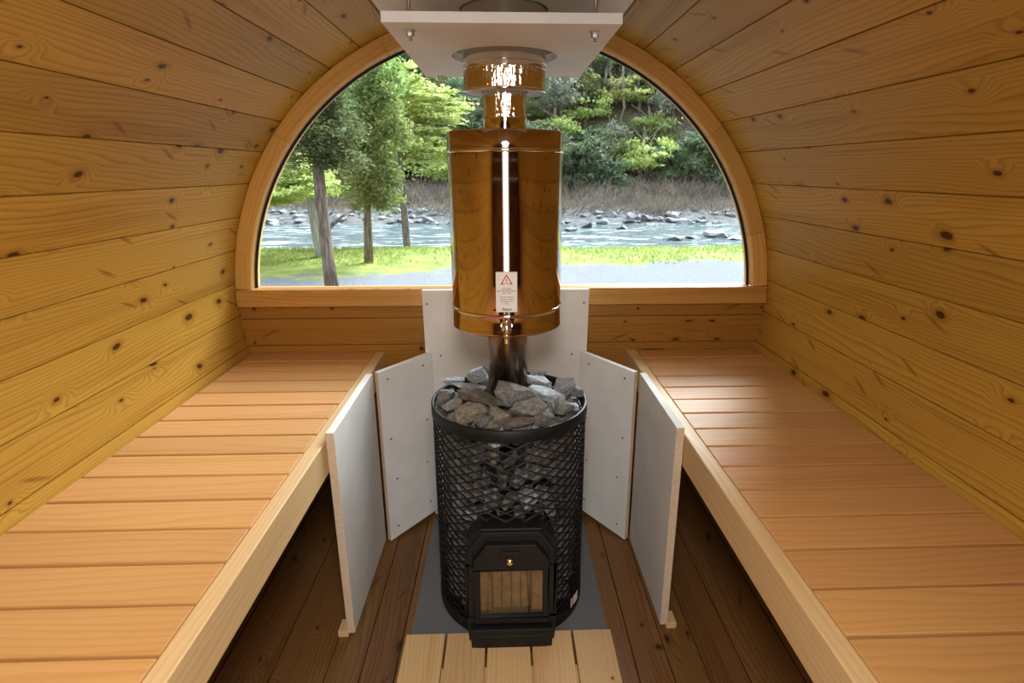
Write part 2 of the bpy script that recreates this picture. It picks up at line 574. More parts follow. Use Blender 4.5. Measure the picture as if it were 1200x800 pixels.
def thing(name, label, cat, loc=(0, 0, 0), group=None):
    o = bpy.data.objects.new(name, None)
    o.empty_display_size = 0.05
    COL.objects.link(o)
    o.location = loc
    return tag(o, label, cat, group)


def copy_tree(o, parent=None):
    c = o.copy()
    COL.objects.link(c)
    if parent is not None:
        c.parent = parent
    for ch in list(o.children):
        copy_tree(ch, c)
    return c


def structure(o):
    o['kind'] = 'structure'
    return o


# ------------------------------------------------------------------ barrel shell
Y_IN, Y_OUT = -0.50, 2.16
ST = 7.06


def staves(name, a_lo, a_hi, pid0):
    """inner face of flat staves with V-grooved joints, closed by an outer skin"""
    mb = MB()
    seams = []
    k = -40
    while k < 40:
        a = 90 + k * ST
        if a_lo + 0.5 < a < a_hi - 0.5:
            seams.append(a)
        k += 1
    edges = [a_lo] + seams + [a_hi]

    def P(a, r, y):
        t = math.radians(a)
        return (r * math.cos(t), y, CZ + r * math.sin(t))
    gap = 0.10
    for i in range(len(edges) - 1):
        a0, a1 = edges[i], edges[i + 1]
        pid = pid0 + i + 1
        uo = random.random()
        mi = 1 if math.sin(math.radians((a0 + a1) / 2)) < -.215 else 0  # lower staves take the dark floor wood: under-bench shade put into the colour
        b0, b1 = a0 + gap, a1 - gap
        w = math.radians(b1 - b0) * R
        strips = [((a0, R + 0.010), (b0, R), -0.004, 0), ((b0, R), (b1, R), 0, w), ((b1, R), (a1, R + 0.010), w, w + 0.004)]
        for (p, q, v0, v1) in strips:
            if v1 < v0:
                v0, v1 = v1, v0
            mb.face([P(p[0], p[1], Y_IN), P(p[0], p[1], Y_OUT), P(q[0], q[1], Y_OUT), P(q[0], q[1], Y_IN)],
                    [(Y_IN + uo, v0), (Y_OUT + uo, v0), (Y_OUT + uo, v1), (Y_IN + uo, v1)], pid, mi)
        # outer skin and ends
        ro = R + 0.045
        mb.face([P(a0, ro, Y_IN), P(a1, ro, Y_IN), P(a1, ro, Y_OUT), P(a0, ro, Y_OUT)],
                [(Y_IN, 0), (Y_IN, w), (Y_OUT, w), (Y_OUT, 0)], pid)
        for y in (Y_IN, Y_OUT):
            mb.face([P(a0, R + .010, y), P(b0, R, y), P(b1, R, y), P(a1, R + .010, y), P(a1, ro, y), P(a0, ro, y)],
                    [(0, 0), (0, 0), (0, w), (0, w), (.01, w), (.01, 0)], pid)
    for a in (a_lo, a_hi):
        mb.face([P(a, R + .010, Y_IN), P(a, R + .045, Y_IN), P(a, R + .045, Y_OUT), P(a, R + .010, Y_OUT)], None, 0)
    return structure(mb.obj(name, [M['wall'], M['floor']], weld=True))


A_LOW = -60.0
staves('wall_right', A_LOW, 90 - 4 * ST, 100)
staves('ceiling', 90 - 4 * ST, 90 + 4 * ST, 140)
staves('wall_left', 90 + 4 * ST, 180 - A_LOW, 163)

# floor planks run along the barrel
mb = MB()
xw, pw = -0.585, 0.093
i = 0
while xw < 0.585:
    x1 = min(xw + pw, 0.588)
    mb.box(((xw + x1) / 2, (Y_IN + 2.075) / 2, -0.0125), (x1 - xw - 0.0025, 2.075 - Y_IN, 0.025), 1, 10 + i, 0, off=(random.random(), 0, 0))
    xw = x1
    i += 1
mb.box((0, (Y_IN + 2.075) / 2, -0.032), (1.17, 2.075 - Y_IN, 0.012), 1, 40)
structure(mb.obj('floor', M['floor'], bevel=0.0015))


def chord(z, r):
    d = r * r - (z - CZ) ** 2
    return math.sqrt(d) if d > 0 else 0.0


# far wall below the window: horizontal planks
mb = MB()
zs = [-0.015, 0.022, 0.127, 0.232, 0.337, 0.442, 0.547, 0.652, 0.757, 0.862]
for i in range(len(zs) - 1):
    z0, z1 = zs[i], zs[i + 1]
    w = min(chord(z0, R - 0.001), chord(z1, R - 0.001))
    w0, w1 = chord(z0, R - 0.001), chord(z1, R - 0.001)
    mb.prism([(-w0, z0 + .001), (w0, z0 + .001), (w1, z1 - .001), (-w1, z1 - .001)], 2.082, 2.13, 0, 200 + i)
o = mb.obj('wall_back', M['endwall'], bevel=0.002)
uvl = o.data.uv_layers[0].data
for lp in o.data.loops:
    p = o.data.vertices[lp.vertex_index].co
    uvl[lp.index].uv = (p.x + 3, p.z)
structure(o)

# sill board, over the top plank
mb = MB()
w0, w1 = chord(0.807, R - 0.004), chord(0.871, R - 0.004)
mb.prism([(-w0, .807), (w0, .807), (w1, .871), (-w1, .871)], 2.062, 2.0815, 0, 231)
mb.box((0, 2.108, 0.8665), (1.86, 0.052, 0.009), 0, 232)
o = mb.obj('trim_1', M['sill'], bevel=0.002)
uvl = o.data.uv_layers[0].data
for lp in o.data.loops:
    p = o.data.vertices[lp.vertex_index].co
    uvl[lp.index].uv = (p.x + 1.3, p.z + p.y)
structure(o)

# arched window: frame in jointed lengths, with rebate, and the pane
win = structure(thing('window_1', None, None, (0, 2.07, CZ)))
mb = MB()
joints = [4.2, 16, 40, 66, 90, 114, 142, 168, 175.8]
for i in range(len(joints) - 1):
    a0, a1 = math.radians(joints[i] + 0.03), math.radians(joints[i + 1] - 0.03)
    n = max(4, int((joints[i + 1] - joints[i]) / 2.2))
    # section profile (r, y): front face, rounded inner edge, reveal, rebate
    prof = [(0.9925, 2.15), (0.9925, 2.07), (0.944, 2.07), (0.940, 2.0715), (0.9375, 2.0765), (0.937, 2.15)]
    cum = [0]
    for j in range(1, len(prof)):
        cum.append(cum[-1] + math.dist(prof[j], prof[j - 1]))
    uo = random.random() * 4
    for k in range(n):
        t0, t1 = a0 + (a1 - a0) * k / n, a0 + (a1 - a0) * (k + 1) / n
        for j in range(len(prof) - 1):
            q = []
            for (r, y), t in ((prof[j], t0), (prof[j + 1], t0), (prof[j + 1], t1), (prof[j], t1)):
                q.append((r * math.cos(t), y, CZ + r * math.sin(t)))
            mb.face(q, [(t0 * .95 + uo, cum[j]), (t0 * .95 + uo, cum[j + 1]), (t1 * .95 + uo, cum[j + 1]), (t1 * .95 + uo, cum[j])], 300 + i)
    for t in (a0, a1):
        mb.face([(r * math.cos(t), y, CZ + r * math.sin(t)) for r, y in prof], None, 300 + i)
mb.obj('window_frame', M['arch'], win)
mb = MB()
for k in range(80):
    t0, t1 = math.radians(4 + 172 * k / 80), math.radians(4 + 172 * (k + 1) / 80)
    prof = [(.9372, 2.106), (.9325, 2.107), (.930, 2.110), (.930, 2.117), (.9372, 2.117)]
    for j in range(4):
        mb.face([(r * math.cos(t), y, CZ + r * math.sin(t)) for (r, y), t in ((prof[j], t0), (prof[j + 1], t0), (prof[j + 1], t1), (prof[j], t1))])
mb.obj('glazing_seal', M['soot'], win)
mb = MB()
pts = [(0.938 * math.cos(math.radians(a)), CZ + 0.938 * math.sin(math.radians(a))) for a in [4.0 + 172 * k / 60 for k in range(61)]]
mb.prism(pts, 2.118, 2.124)
mb.obj('pane', M['glass'], win)

# entrance wall behind the camera, with its doorway
mb = MB()
zs = [-0.015] + [0.09 + 0.105 * k for k in range(16)] + [1.78]
dw, d0, d1 = 0.2, 0.02, 1.66
for i in range(len(zs) - 1):
    z0, z1 = zs[i] + .0008, zs[i + 1] - .0008
    w0, w1 = chord(z0, R), chord(z1, R)
    spans = [(-1, 1)]
    if z1 > d0 and z0 < d1:
        if min(w0, w1) > dw:
            mb.prism([(-w0, z0), (-dw, z0), (-dw, z1), (-w1, z1)], -0.50, -0.455, 0, 260 + i)
            mb.prism([(dw, z0), (w0, z0), (w1, z1), (dw, z1)], -0.50, -0.455, 0, 260 + i)
    else:
        mb.prism([(-w0, z0), (w0, z0), (w1, z1), (-w1, z1)], -0.50, -0.455, 0, 260 + i)
structure(mb.obj('wall_front', M['floor']))


# ------------------------------------------------------------------ benches
BT = EYE - 0.668
seam_y = [2.078, 1.984] + [1.884 - 0.1018 * k for k in range(23)]
for side, rail_in, name_side in ((-1, 0.467, 'left'), (1, 0.469, 'right')):
    lab = {'left': 'long slatted wooden bench along the left barrel wall', 'right': 'long slatted wooden bench along the right barrel wall'}[name_side]
    bench = thing('sauna_bench', lab, 'bench', (side * 0.72, 0.8, BT), 'slatted benches along both walls')
    mb = MB()
    outer = chord(BT - 0.024, R) - 0.003
    inner = rail_in + 0.037
    for i in range(len(seam_y) - 1):
        y1, y0 = seam_y[i], seam_y[i + 1]
        if y0 < -0.44:
            break
        mb.box((side * (inner + outer) / 2, (y0 + y1) / 2, BT - 0.0115 + random.uniform(-.0006, .0006)), (outer - inner, y1 - y0 - 0.0072, 0.023), 0,
               (400 if side < 0 else 440) + i, off=(random.random() * 2, 0, 0))
    mb.obj('slat_panel', M['slat'], bench, bevel=0.0022)
    mb = MB()
    mb.box((side * (rail_in + 0.0175), (2.079 - 0.44) / 2, BT - 0.0445), (0.035, 2.079 + 0.44, 0.092), 1, 480 + side)
    mb.obj('front_rail', M['rail'], bench, bevel=0.003)
    mb = MB()
    mb.box((side * 0.535, 0.81, BT - 0.045), (0.045, 2.50, 0.042), 1, 484 + side)
    mb.box((side * 0.915, 0.81, BT - 0.0475), (0.034, 2.50, 0.045), 1, 486 + side)
    mb.obj('support_batten', M['rail'], bench, bevel=0.002)


# ------------------------------------------------------------------ heat shields
def screws(parent, pts, nrm):
    nrm = Vector(nrm).normalized()
    for p in pts:
        mb = MB()
        a = nrm.orthogonal().normalized()
        b = nrm.cross(a)
        p = Vector(p)
        rings = []
        for r, h in ((0.0042, -0.001), (0.0042, 0.0006), (0.003, 0.0014), (0.001, 0.0008)):
            rings.append([tuple(p + nrm * h + a * r * math.cos(2 * PI * k / 10) + b * r * math.sin(2 * PI * k / 10)) for k in range(10)])
        for i in range(3):
            for k in range(10):
                mb.face([rings[i][k], rings[i][(k + 1) % 10], rings[i + 1][(k + 1) % 10], rings[i + 1][k]])
        mb.face(rings[-1])
        mb.obj('screw', M['screw'], parent)


def slab(mb, p0, p1, z0, z1, th, nsign, mi_face=0, mi_edge=1, ztop1=None, zbot1=None):
    """upright board from p0 to p1 (plan), thickness th on the side nsign of its direction"""
    p0, p1 = Vector((*p0, 0)), Vector((*p1, 0))
    d = (p1 - p0).normalized()
    n = Vector((-d.y, d.x, 0)) * nsign * th
    zt1 = z1 if ztop1 is None else ztop1
    zb1 = z0 if zbot1 is None else zbot1
    A = [p0 + Vector((0, 0, z0)), p1 + Vector((0, 0, zb1)), p1 + Vector((0, 0, zt1)), p0 + Vector((0, 0, z1))]
    B = [q + n for q in A]
    mb.face([tuple(q) for q in A], None, 0, mi_face)
    mb.face([tuple(q) for q in B[::-1]], None, 0, mi_face)
    for i in range(4):
        j = (i + 1) % 4
        mb.face([tuple(A[i]), tuple(A[j]), tuple(B[j]), tuple(B[i])], None, 0, mi_edge if i != 2 else mi_face)


grp = 'white heat shields around the stove'
cb = thing('heat_shield', 'tall white heat shield board straight behind the stove', 'heat shield', (0, 1.95, 0), grp)
mb = MB()
mb.prism([(-.283, 0.002), (.283, 0.002), (.294, .893), (-.291, .893)], 1.930, 1.952, 0, 0)
mb.obj('board', [M['board'], M['board_edge']], cb, bevel=0.0015)
screws(cb, [(-.275, 1.93, .845), (.276, 1.93, .845), (-.235, 1.93, .655), (.237, 1.93, .655), (-.18, 1.93, .4), (.18, 1.93, .4)], (0, -1, 0))

for side, yb, yf in ((-1, 1.775, 1.33), (1, 1.752, 1.33)):
    w = 'left' if side < 0 else 'right'
    # shield along the bench
    s1 = thing('heat_shield', 'white heat shield board fixed to the rail of the %s bench' % w, 'heat shield', (side * .455, 1.55, 0), grp)
    mb = MB()
    slab(mb, (side * .4445, yf), (side * .4445, yb), 0.012, 0.646, 0.0215, 1 if side < 0 else -1, ztop1=0.646, zbot1=0.003)
    mb.obj('board', [M['board'], M['board_edge']], s1, bevel=0.001)
    mb = MB()
    mb.box((side * .478, 1.352, 0.010), (0.03, 0.05, 0.020), 1, 3)
    mb.obj('foot_block', M['rail'], s1, bevel=0.002)
    # angled shield
    s2 = thing('heat_shield', 'angled white heat shield board bridging the %s corner beside the stove' % w, 'heat shield', (side * .35, 1.83, 0), grp)
    mb = MB()
    p0, p1 = (side * .424, yb - 0.012), (side * .266, 1.926)
    slab(mb, p0, p1, 0.004, 0.652, 0.018, 1 if side < 0 else -1, ztop1=0.668, zbot1=0.03)
    mb.obj('board', [M['board'], M['board_edge']], s2, bevel=0.001)
    d = (Vector(p1) - Vector(p0)).normalized()
    n = Vector((d.y, -d.x)) if side < 0 else Vector((-d.y, d.x))
    n = (n.x, n.y, 0)

    def at(t, z):
        return (p0[0] + (p1[0] - p0[0]) * t, p0[1] + (p1[1] - p0[1]) * t, z)
    screws(s2, [at(.16, .62), at(.82, .63), at(.14, .40), at(.84, .42), at(.16, .05), at(.82, .08), at(.2, .24), at(.8, .25)], n)

# grey sheet under the stove
sh = thing('floor_sheet', 'flat grey protective sheet on the floor under the stove', 'floor sheet', (0.01, 1.6, 0))
mb = MB()
mb.prism([(-.284, .0002), (.288, .0002), (.288, .0035), (-.284, .0035)], 1.318, 1.90)
mb.obj('sheet', M['slate'], sh)
screws(sh, [(-.262, 1.345, .0035), (.262, 1.35, .0035)], (0, 0, 1))

# duckboard mat of five boards in front of the stove
dm = thing('duckboard_mat', 'pale wooden duckboard of five boards on the floor before the stove', 'floor mat', (0, 0.8, 0))
xs = [(-.291, -.181), (-.174, -.066), (-.060, .058), (.064, .176), (.183, .291)]
for i, (a, b) in enumerate(xs):
    mb = MB()
    mb.box(((a + b) / 2, 0.73, 0.021), (b - a, 1.14, 0.020), 1, 520 + i * 3, off=(i * 1.7, 0, 0))
    mb.obj('board', M['mat'], dm, bevel=0.0018)
for y in (1.17, 0.75, 0.3):
    mb = MB()
    mb.box((0, y, 0.0056), (0.57, 0.06, 0.011), 0, 550)
    mb.obj('cross_batten', M['mat'], dm)

# ------------------------------------------------------------------ stove
SX, SY, SR = 0.008, 1.52, 0.224
stove = thing('sauna_stove', 'round black wood stove with mesh basket full of stones on grey sheet', 'stove', (SX, SY, 0.0035))
mb = MB()
mb.lathe([(0.0, .0035), (SR - .004, .0035), (SR, .006), (SR, .034), (SR - .006, .036), (SR - .012, .030), (0, .030)], 72, (SX, SY, 0))
mb.obj('base_ring', M['iron'], stove)
mb = MB()
mb.lathe([(SR - .008, .628), (SR - .001, .626), (SR + .001, .628), (SR + .001, .658), (SR - .001, .660), (SR - .006, .660), (SR - .008, .658), (SR - .008, .628)], 80, (SX, SY, 0))
mb.obj('rim_band', M['iron'], stove)
mb = MB()
mb.lathe([(0.0, .031), (.135, .031), (.135, .50), (.12, .52), (.0, .53)], 40, (SX, SY, 0))
mb.obj('firebox', M['soot'], stove)
# diamond mesh: two families of flat strands
mb = MB()
N, z0, z1 = 25, 0.032, 0.632
hw, depth = 0.0024, 0.0035
steps = 48
dphi = PI / N
dz = (z1 - z0) / steps
for fam in (-1, 1):
    for k in range(N):
        ph = 2 * PI * k / N
        prev = None
        for s in range(steps + 1):
            a = ph + fam * dphi * s
            z = z0 + dz * s
            tilt = 0.0018 * fam
            r = SR - 0.0045
            c, sn = math.cos(a), math.sin(a)
            ring = [(SX + (r - depth / 2) * c, SY + (r - depth / 2) * sn, z - hw), (SX + (r + depth / 2 + .001) * c, SY + (r + depth / 2 + .001) * sn, z - hw * 0.6),
                    (SX + (r + depth / 2 - .001) * c, SY + (r + depth / 2 - .001) * sn, z + hw), (SX + (r - depth / 2) * c, SY + (r - depth / 2) * sn, z + hw * .6)]
            da = (a + PI / 2 + PI) % (2 * PI) - PI
            behind_door = z < .385 and abs(da) < math.radians(29)
            if prev and not behind_door:
                for q in range(4):
                    mb.face([prev[q], ring[q], ring[(q + 1) % 4], prev[(q + 1) % 4]])
            prev = ring
mb.obj('mesh_basket', M['iron_mesh'], stove)
# fire door surround
X = SX
oct_o = [(X - .119, .018), (X + .119, .018), (X + .119, .335), (X + .080, .392), (X - .080, .392), (X - .119, .335)]
mb = MB()
wx, wz0, wz1 = .088, .112, .280
mb.prism([(X - .119, .018), (X + .119, .018), (X + .119, wz0), (X - .119, wz0)], 1.272, 1.36)
mb.prism([(X - .119, wz0), (X - wx, wz0), (X - wx, wz1), (X - .119, wz1)], 1.272, 1.36)
mb.prism([(X + wx, wz0), (X + .119, wz0), (X + .119, wz1), (X + wx, wz1)], 1.272, 1.36)
mb.prism([(X - .119, wz1), (X + .119, wz1), (X + .119, .335), (X + .080, .392), (X - .080, .392), (X - .119, .335)], 1.272, 1.36)
mb.obj('door_surround', M['iron'], stove, bevel=0.004)


def offset_oct(hx, hb, ht, cx, cz):
    return [(X - hx, hb), (X + hx, hb), (X + hx, cz), (X + cx, ht), (X - cx, ht), (X - hx, cz)]


# raised moulding following the octagonal top
mb = MB()
o_ = offset_oct(.114, .30, .386, .0775, .332)[2:6]
i_ = offset_oct(.103, .30, .372, .0715, .327)[2:6]
o_ = [(X + .114, .285)] + o_ + [(X - .114, .285)]
i_ = [(X + .103, .285)] + i_ + [(X - .103, .285)]
for k in range(len(o_) - 1):
    mb.prism([o_[k], o_[k + 1], i_[k + 1], i_[k]], 1.264, 1.274)
mb.obj('surround_moulding', M['iron'], stove, bevel=0.002)
# what shows through the door window: side bricks, upright grate bars, throat bar
for sg in (-1, 1):
    mb = MB()
    mb.box((X + sg * .072, 1.318, .196), (.030, .05, .166), 2)
    mb.obj('side_brick', M['brick'], stove, bevel=.002)
for k in range(4):
    mb = MB()
    mb.box((X - .0395 + k * .0262, 1.322, .188), (.0225, .04, .150), 2)
    mb.obj('grate_bar', M['brick'], stove, bevel=.004)
mb = MB()
mb.tube([(X - .052, 1.298, .262), (X + .050, 1.298, .262)], .0125, 14)
mb.obj('throat_bar', M['soot'], stove)
mb = MB()
mb.box((X, 1.352, .196), (.174, .012, .166), 2)
mb.obj('firebox_back', M['soot'], stove)
# the door leaf with window opening
door = thing('fire_door', None, None, (X, 1.26, .1))
door.parent = stove
door.matrix_parent_inverse = Matrix.Translation(stove.location).inverted()
mb = MB()
out_ = offset_oct(.100, .100, .352, .066, .305)
win_ = (X - .0845, X + .0845, .120, .274)
yF, yB = 1.256, 1.271
# four bars round the opening plus the chamfered head
mb.prism([(X - .100, .100), (X + .100, .100), (X + .100, win_[2]), (X - .100, win_[2])], yF, yB)
mb.prism([(X - .100, win_[2]), (win_[0], win_[2]), (win_[0], win_[3]), (X - .100, win_[3])], yF, yB)
mb.prism([(win_[1], win_[2]), (X + .100, win_[2]), (X + .100, win_[3]), (win_[1], win_[3])], yF, yB)
mb.prism([(X - .100, win_[3]), (X + .100, win_[3]), (X + .100, .305), (X + .066, .352), (X - .066, .352), (X - .100, .305)], yF, yB)
dl = mb.obj('door_leaf', M['iron'], door, bevel=0.002)
mb = MB()
mb.box((X, 1.2665, .197), (.172, .004, .158), 0)
mb.obj('door_glass', M['stove_glass'], door)
mb = MB()
kc = (X - .004, 1.256, .322)
prof = [(0.0, -.034), (.0075, -.033), (.0105, -.028), (.0105, -.022), (.0065, -.016), (.005, -.010), (.005, 0.0)]
tmp = MB()
tmp.lathe(prof, 20)
for f_ in tmp.f:
    mb.face([(kc[0] + tmp.v[i][0], kc[1] + tmp.v[i][2], kc[2] + tmp.v[i][1]) for i in f_], None, 0, 0, True)
mb.obj('door_knob', M['brass'], door)
mb = MB()
mb.box((X - .004, 1.2545, .322), (.05, .006, .022), 0)
mb.obj('latch_plate', M['iron'], door, bevel=0.002)
# ash drawer
mb = MB()
mb.prism([(X - .110, .012), (X + .110, .012), (X + .113, .088), (X - .113, .088)], 1.246, 1.30)
mb.box((X, 1.249, .091), (.206, .016, .006), 0)
mb.prism([(X - .096, .026), (X + .096, .026), (X + .096, .070), (X - .096, .070)], 1.2445, 1.25)
mb.obj('ash_drawer', M['iron'], stove, bevel=0.0025)
# rating sticker low on the right side
mb = MB()
for k in range(6):
    a0, a1 = -PI / 2 + math.radians(52 + k * 2.0), -PI / 2 + math.radians(54 + k * 2.0)
    mb.face([(SX + (SR + .0015) * math.cos(a), SY + (SR + .0015) * math.sin(a), z) for a, z in ((a0, .034), (a1, .034), (a1, .066), (a0, .066))], None, 0, 1 if k == 1 else 0)
so = mb.obj('rating_sticker', [M['label'], M['redink']], stove)
so['label'] = 'small white and red sticker'


# ------------------------------------------------------------------ stones
def rock_mesh(name, seed, mat, flat=0.6, jag=0.075):
    rnd = random.Random(seed)
    bm = bmesh.new()
    for _ in range(15):
        v = Vector((rnd.gauss(0, 1), rnd.gauss(0, 1), rnd.gauss(0, 1))).normalized()
        m = max(abs(v.x), abs(v.y), abs(v.z))
        v = v.lerp(v / m, 0.75) * rnd.uniform(0.85, 1.05)
        bm.verts.new((v.x, v.y * 0.85, v.z * flat))
    r = bmesh.ops.convex_hull(bm, input=bm.verts)
    bmesh.ops.delete(bm, geom=[g for g in r['geom_interior'] if isinstance(g, bmesh.types.BMVert)], context='VERTS')
    bmesh.ops.dissolve_limit(bm, angle_limit=0.22, verts=bm.verts, edges=bm.edges)
    bmesh.ops.bevel(bm, geom=bm.edges[:], offset=0.035, segments=1, affect='EDGES', profile=0.6)
    bmesh.ops.triangulate(bm, faces=bm.faces)
    bmesh.ops.subdivide_edges(bm, edges=[e for e in bm.edges if e.calc_length() > .18], cuts=3, use_grid_fill=True)
    bmesh.ops.triangulate(bm, faces=bm.faces)
    off = Vector((seed * 1.7, seed * 0.3, 0))
    for v in bm.verts:
        v.co += v.co.normalized() * (mnoise.fractal(v.co * 2.6 + off, 0.8, 2.0, 5) * jag)
    me = bpy.data.meshes.new(name)
    bm.to_mesh(me)
    bm.free()
    me.materials.append(mat)
    for p in me.polygons:
        p.use_smooth = False
    return me


RK = {k: [rock_mesh('sauna_stone', s + j * 50, M[k], fl) for j, fl in enumerate((0.45, 0.6, 0.75, 0.9))] for s, k in ((1, 'stone'), (2, 'stone_pale'), (3, 'stone_tan'))}

# picture ray for placing the top stones where they lie on the heap
F_, PIT = 660.0, math.atan(200 / 660)
YAW = math.atan(24 / 660 * math.cos(PIT))
_f0, _d0 = Vector((0, math.cos(PIT), -math.sin(PIT))), Vector((0, -math.sin(PIT), -math.cos(PIT)))
_ry = Matrix.Rotation(-YAW, 3, 'Z')
_F, _D, _R = _ry @ _f0, _ry @ _d0, _ry @ Vector((1, 0, 0))


def ray(px, py):
    return _F + _R * ((px - 615) / F_) + _D * ((py - 400) / F_)


def at_z(px, py, z):
    r = ray(px, py)
    return Vector((0, 0, EYE)) + r * ((z - EYE) / r.z)


def at_y(px, py, y):
    r = ray(px, py)
    return Vector((0, 0, EYE)) + r * (y / r.y)


def stone(kind, var, loc, size, rot, label, group):
    o = bpy.data.objects.new('sauna_stone', RK[kind][var])
    COL.objects.link(o)
    o.location = loc
    o.scale = size
    o.rotation_euler = rot
    return tag(o, label, 'stone', group)


TOPG = 'stones heaped on top of the stove'
# kind, variant, px, py, dz, (half sizes), rotation, label
TOP = [
    ('stone_pale', 0, 531, 445, .012, (.036, .026, .024), (.1, .15, .3), 'pale flat stone at the back left edge of the stone heap'),
    ('stone_pale', 3, 559, 440, .030, (.033, .026, .030), (.1, -.25, .2), 'bright pale block of stone against the left side of the flue pipe'),
    ('stone', 1, 569, 434, .026, (.016, .014, .022), (.2, .6, .4), 'thin dark stone sliver peeping out behind the flue pipe'),
    ('stone', 0, 548, 453, .014, (.062, .026, .024), (.0, .16, .1), 'long dark slab of stone under the bright pale block left of the flue'),
    ('stone_tan', 0, 561, 464, .020, (.060, .034, .036), (.25, .42, -.1), 'long brownish stone slanting down to the right left of the flue'),
    ('stone', 2, 524, 464, .004, (.026, .024, .030), (.3, .1, .6), 'grey upright stone near the left rim of the stove'),
    ('stone', 3, 513, 471, -.006, (.016, .018, .024), (.5, .3, .1), 'small dark stone wedged against the left rim of the stove'),
    ('stone', 0, 527, 477, .000, (.036, .022, .022), (.2, -.4, .2), 'dark flat stone tilted up behind the left rim of the stove'),
    ('stone_tan', 1, 545, 486, .006, (.046, .034, .036), (.5, -.35, .15), 'large brown-grey stone at the front left of the heap'),
    ('stone_tan', 3, 586, 486, .004, (.031, .026, .030), (.3, .1, .25), 'squarish tan stone at the front middle of the heap'),
    ('stone', 2, 601, 463, .028, (.056, .040, .048), (.2, .1, -.3), 'big rounded grey-brown stone just in front of the flue pipe'),
    ('stone', 1, 620, 481, .012, (.049, .036, .040), (.55, -.2, .1), 'large pointed grey stone right of the squarish tan stone'),
    ('stone', 2, 566, 498, -.006, (.028, .020, .022), (.2, .1, .5), 'low grey stone by the front rim, left of the middle'),
    ('stone_tan', 0, 609, 500, -.008, (.043, .020, .022), (.35, -.1, .05), 'long low tan stone lying along the front rim'),
    ('stone', 3, 641, 493, -.004, (.038, .026, .028), (.2, .3, .4), 'grey lumpy stone by the front rim, right of the long tan one'),
    ('stone', 3, 645, 478, .008, (.022, .020, .024), (.4, .1, .9), 'small grey stone in the middle of the right half of the heap'),
    ('stone', 2, 664, 480, .000, (.030, .026, .032), (.2, .5, .3), 'dark stone near the right rim of the stove'),
    ('stone_pale', 1, 677, 479, -.006, (.018, .018, .024), (.1, .2, .2), 'small pale stone tucked against the right rim of the stove'),
    ('stone_pale', 1, 629, 446, .020, (.040, .030, .032), (.2, .3, .2), 'pale grey stone to the right of the flue pipe, at the back'),
    ('stone_pale', 0, 641, 460, .022, (.055, .026, .028), (.45, .38, -.1), 'long pale grey stone slanting down to the right, right of the flue'),
    ('stone_pale', 2, 662, 452, .026, (.030, .024, .042), (.3, .25, .1), 'brightest bluish white stone standing up on the right of the heap'),
    ('stone', 1, 677, 461, .002, (.020, .022, .028), (.1, .3, .4), 'grey stone at the back right rim behind the brightest stone'),
    ('stone', 0, 630, 438, .010, (.032, .018, .018), (.1, -.1, .1), 'thin dark stone at the very back right of the heap'),
]
for kind, var, px, py, dz, size, rot, label in TOP:
    loc = at_z(px, py, .672 + dz)
    off = Vector((loc.x - SX, loc.y - SY, 0))
    lim = .212 - .8 * max(size[0], size[1])
    if off.length > lim and loc.y < SY + .05:
        loc -= off.normalized() * min(.02, off.length - lim)
        loc.z += .004
    stone(kind, var, loc, size, rot, label, TOPG)
rnd = random.Random(5)
for k in range(34):
    rr = 0.195 * math.sqrt((k + .5) / 34)
    a = k * 2.399963
    stone(rnd.choice(['stone', 'stone', 'stone_tan']), rnd.randrange(4), (SX + rr * math.cos(a), SY + rr * math.sin(a), .636 - .10 * max(0, rr - .16) + rnd.uniform(-.006, .012)),
          (.034, .030, .030), (rnd.uniform(0, 3), rnd.uniform(0, 3), rnd.uniform(0, 3)),
          'small dark stone filling a gap between the bigger stones on the stove', 'gap stones on top of the stove')
rows = 10
for j in range(rows):
    z = .062 + j * (.57 / (rows - 1)) * 0.985
    n = 23
    for k in range(n):
        a = -PI / 2 + (k + .5 * (j % 2)) * 2 * PI / n
        da = (a + PI / 2 + PI) % (2 * PI) - PI
        if abs(da) > math.radians(118):
            continue
        if z < .36 and abs(da) < math.radians(26):
            continue
        s = rnd.uniform(.030, .037)
        rr = SR - .047 + rnd.uniform(-.004, .002)
        stone(rnd.choice(['stone', 'stone', 'stone', 'stone_tan', 'stone_pale']), rnd.randrange(4), (SX + rr * math.cos(a), SY + rr * math.sin(a), z + rnd.uniform(-.006, .006)),
              (s, s * .95, s * 1.0), (rnd.uniform(0, 3), rnd.uniform(0, 3), rnd.uniform(0, 3)),
              'grey stone behind the diamond mesh of the stove side', 'stones behind the stove mesh')

# ------------------------------------------------------------------ chimney, tank, ceiling shields
TX, TY = 0.003, 1.55
flue = thing('chimney_pipe', 'shiny steel flue pipe rising from the stove through tank and ceiling shield', 'chimney', (TX, TY, .5))
mb = MB()
mb.lathe([(.0, .532), (.0565, .532), (.0565, .876)], 48, (TX + .002, TY, 0))
p_ = mb.obj('lower_pipe', M['tinted'], flue)
p_['label'] = 'dark heat-tinted lower pipe'
mb = MB()
mb.lathe([(.0565, 1.384), (.0565, 1.412), (.0575, 1.414), (.0575, 1.417), (.0565, 1.419)], 64, (TX, TY, 0))
mb.obj('pipe_collar', M['pipe'], flue)
mb = MB()
mb.lathe([(.0565, 1.419), (.0560, 1.43), (.0568, 1.445), (.0558, 1.46), (.0565, 1.475), (.0565, 1.755)], 64, (TX, TY, 0))
mb.obj('crimped_pipe', M['crinkle'], flue)
mb = MB()
S = .1035
mb.lathe([(.0585, 1.479), (S - .004, 1.479), (S - .003, 1.4765)], 64, (TX, TY, 0))
mb.obj('sleeve_insulation', M['wool'], flue)
sl = MB()
sl.lathe([(S, 1.477), (S, 1.529)], 96, (TX, TY, 0), 0)
sl.lathe([(S, 1.529), (S, 1.77)], 96, (TX, TY, 0), 1)
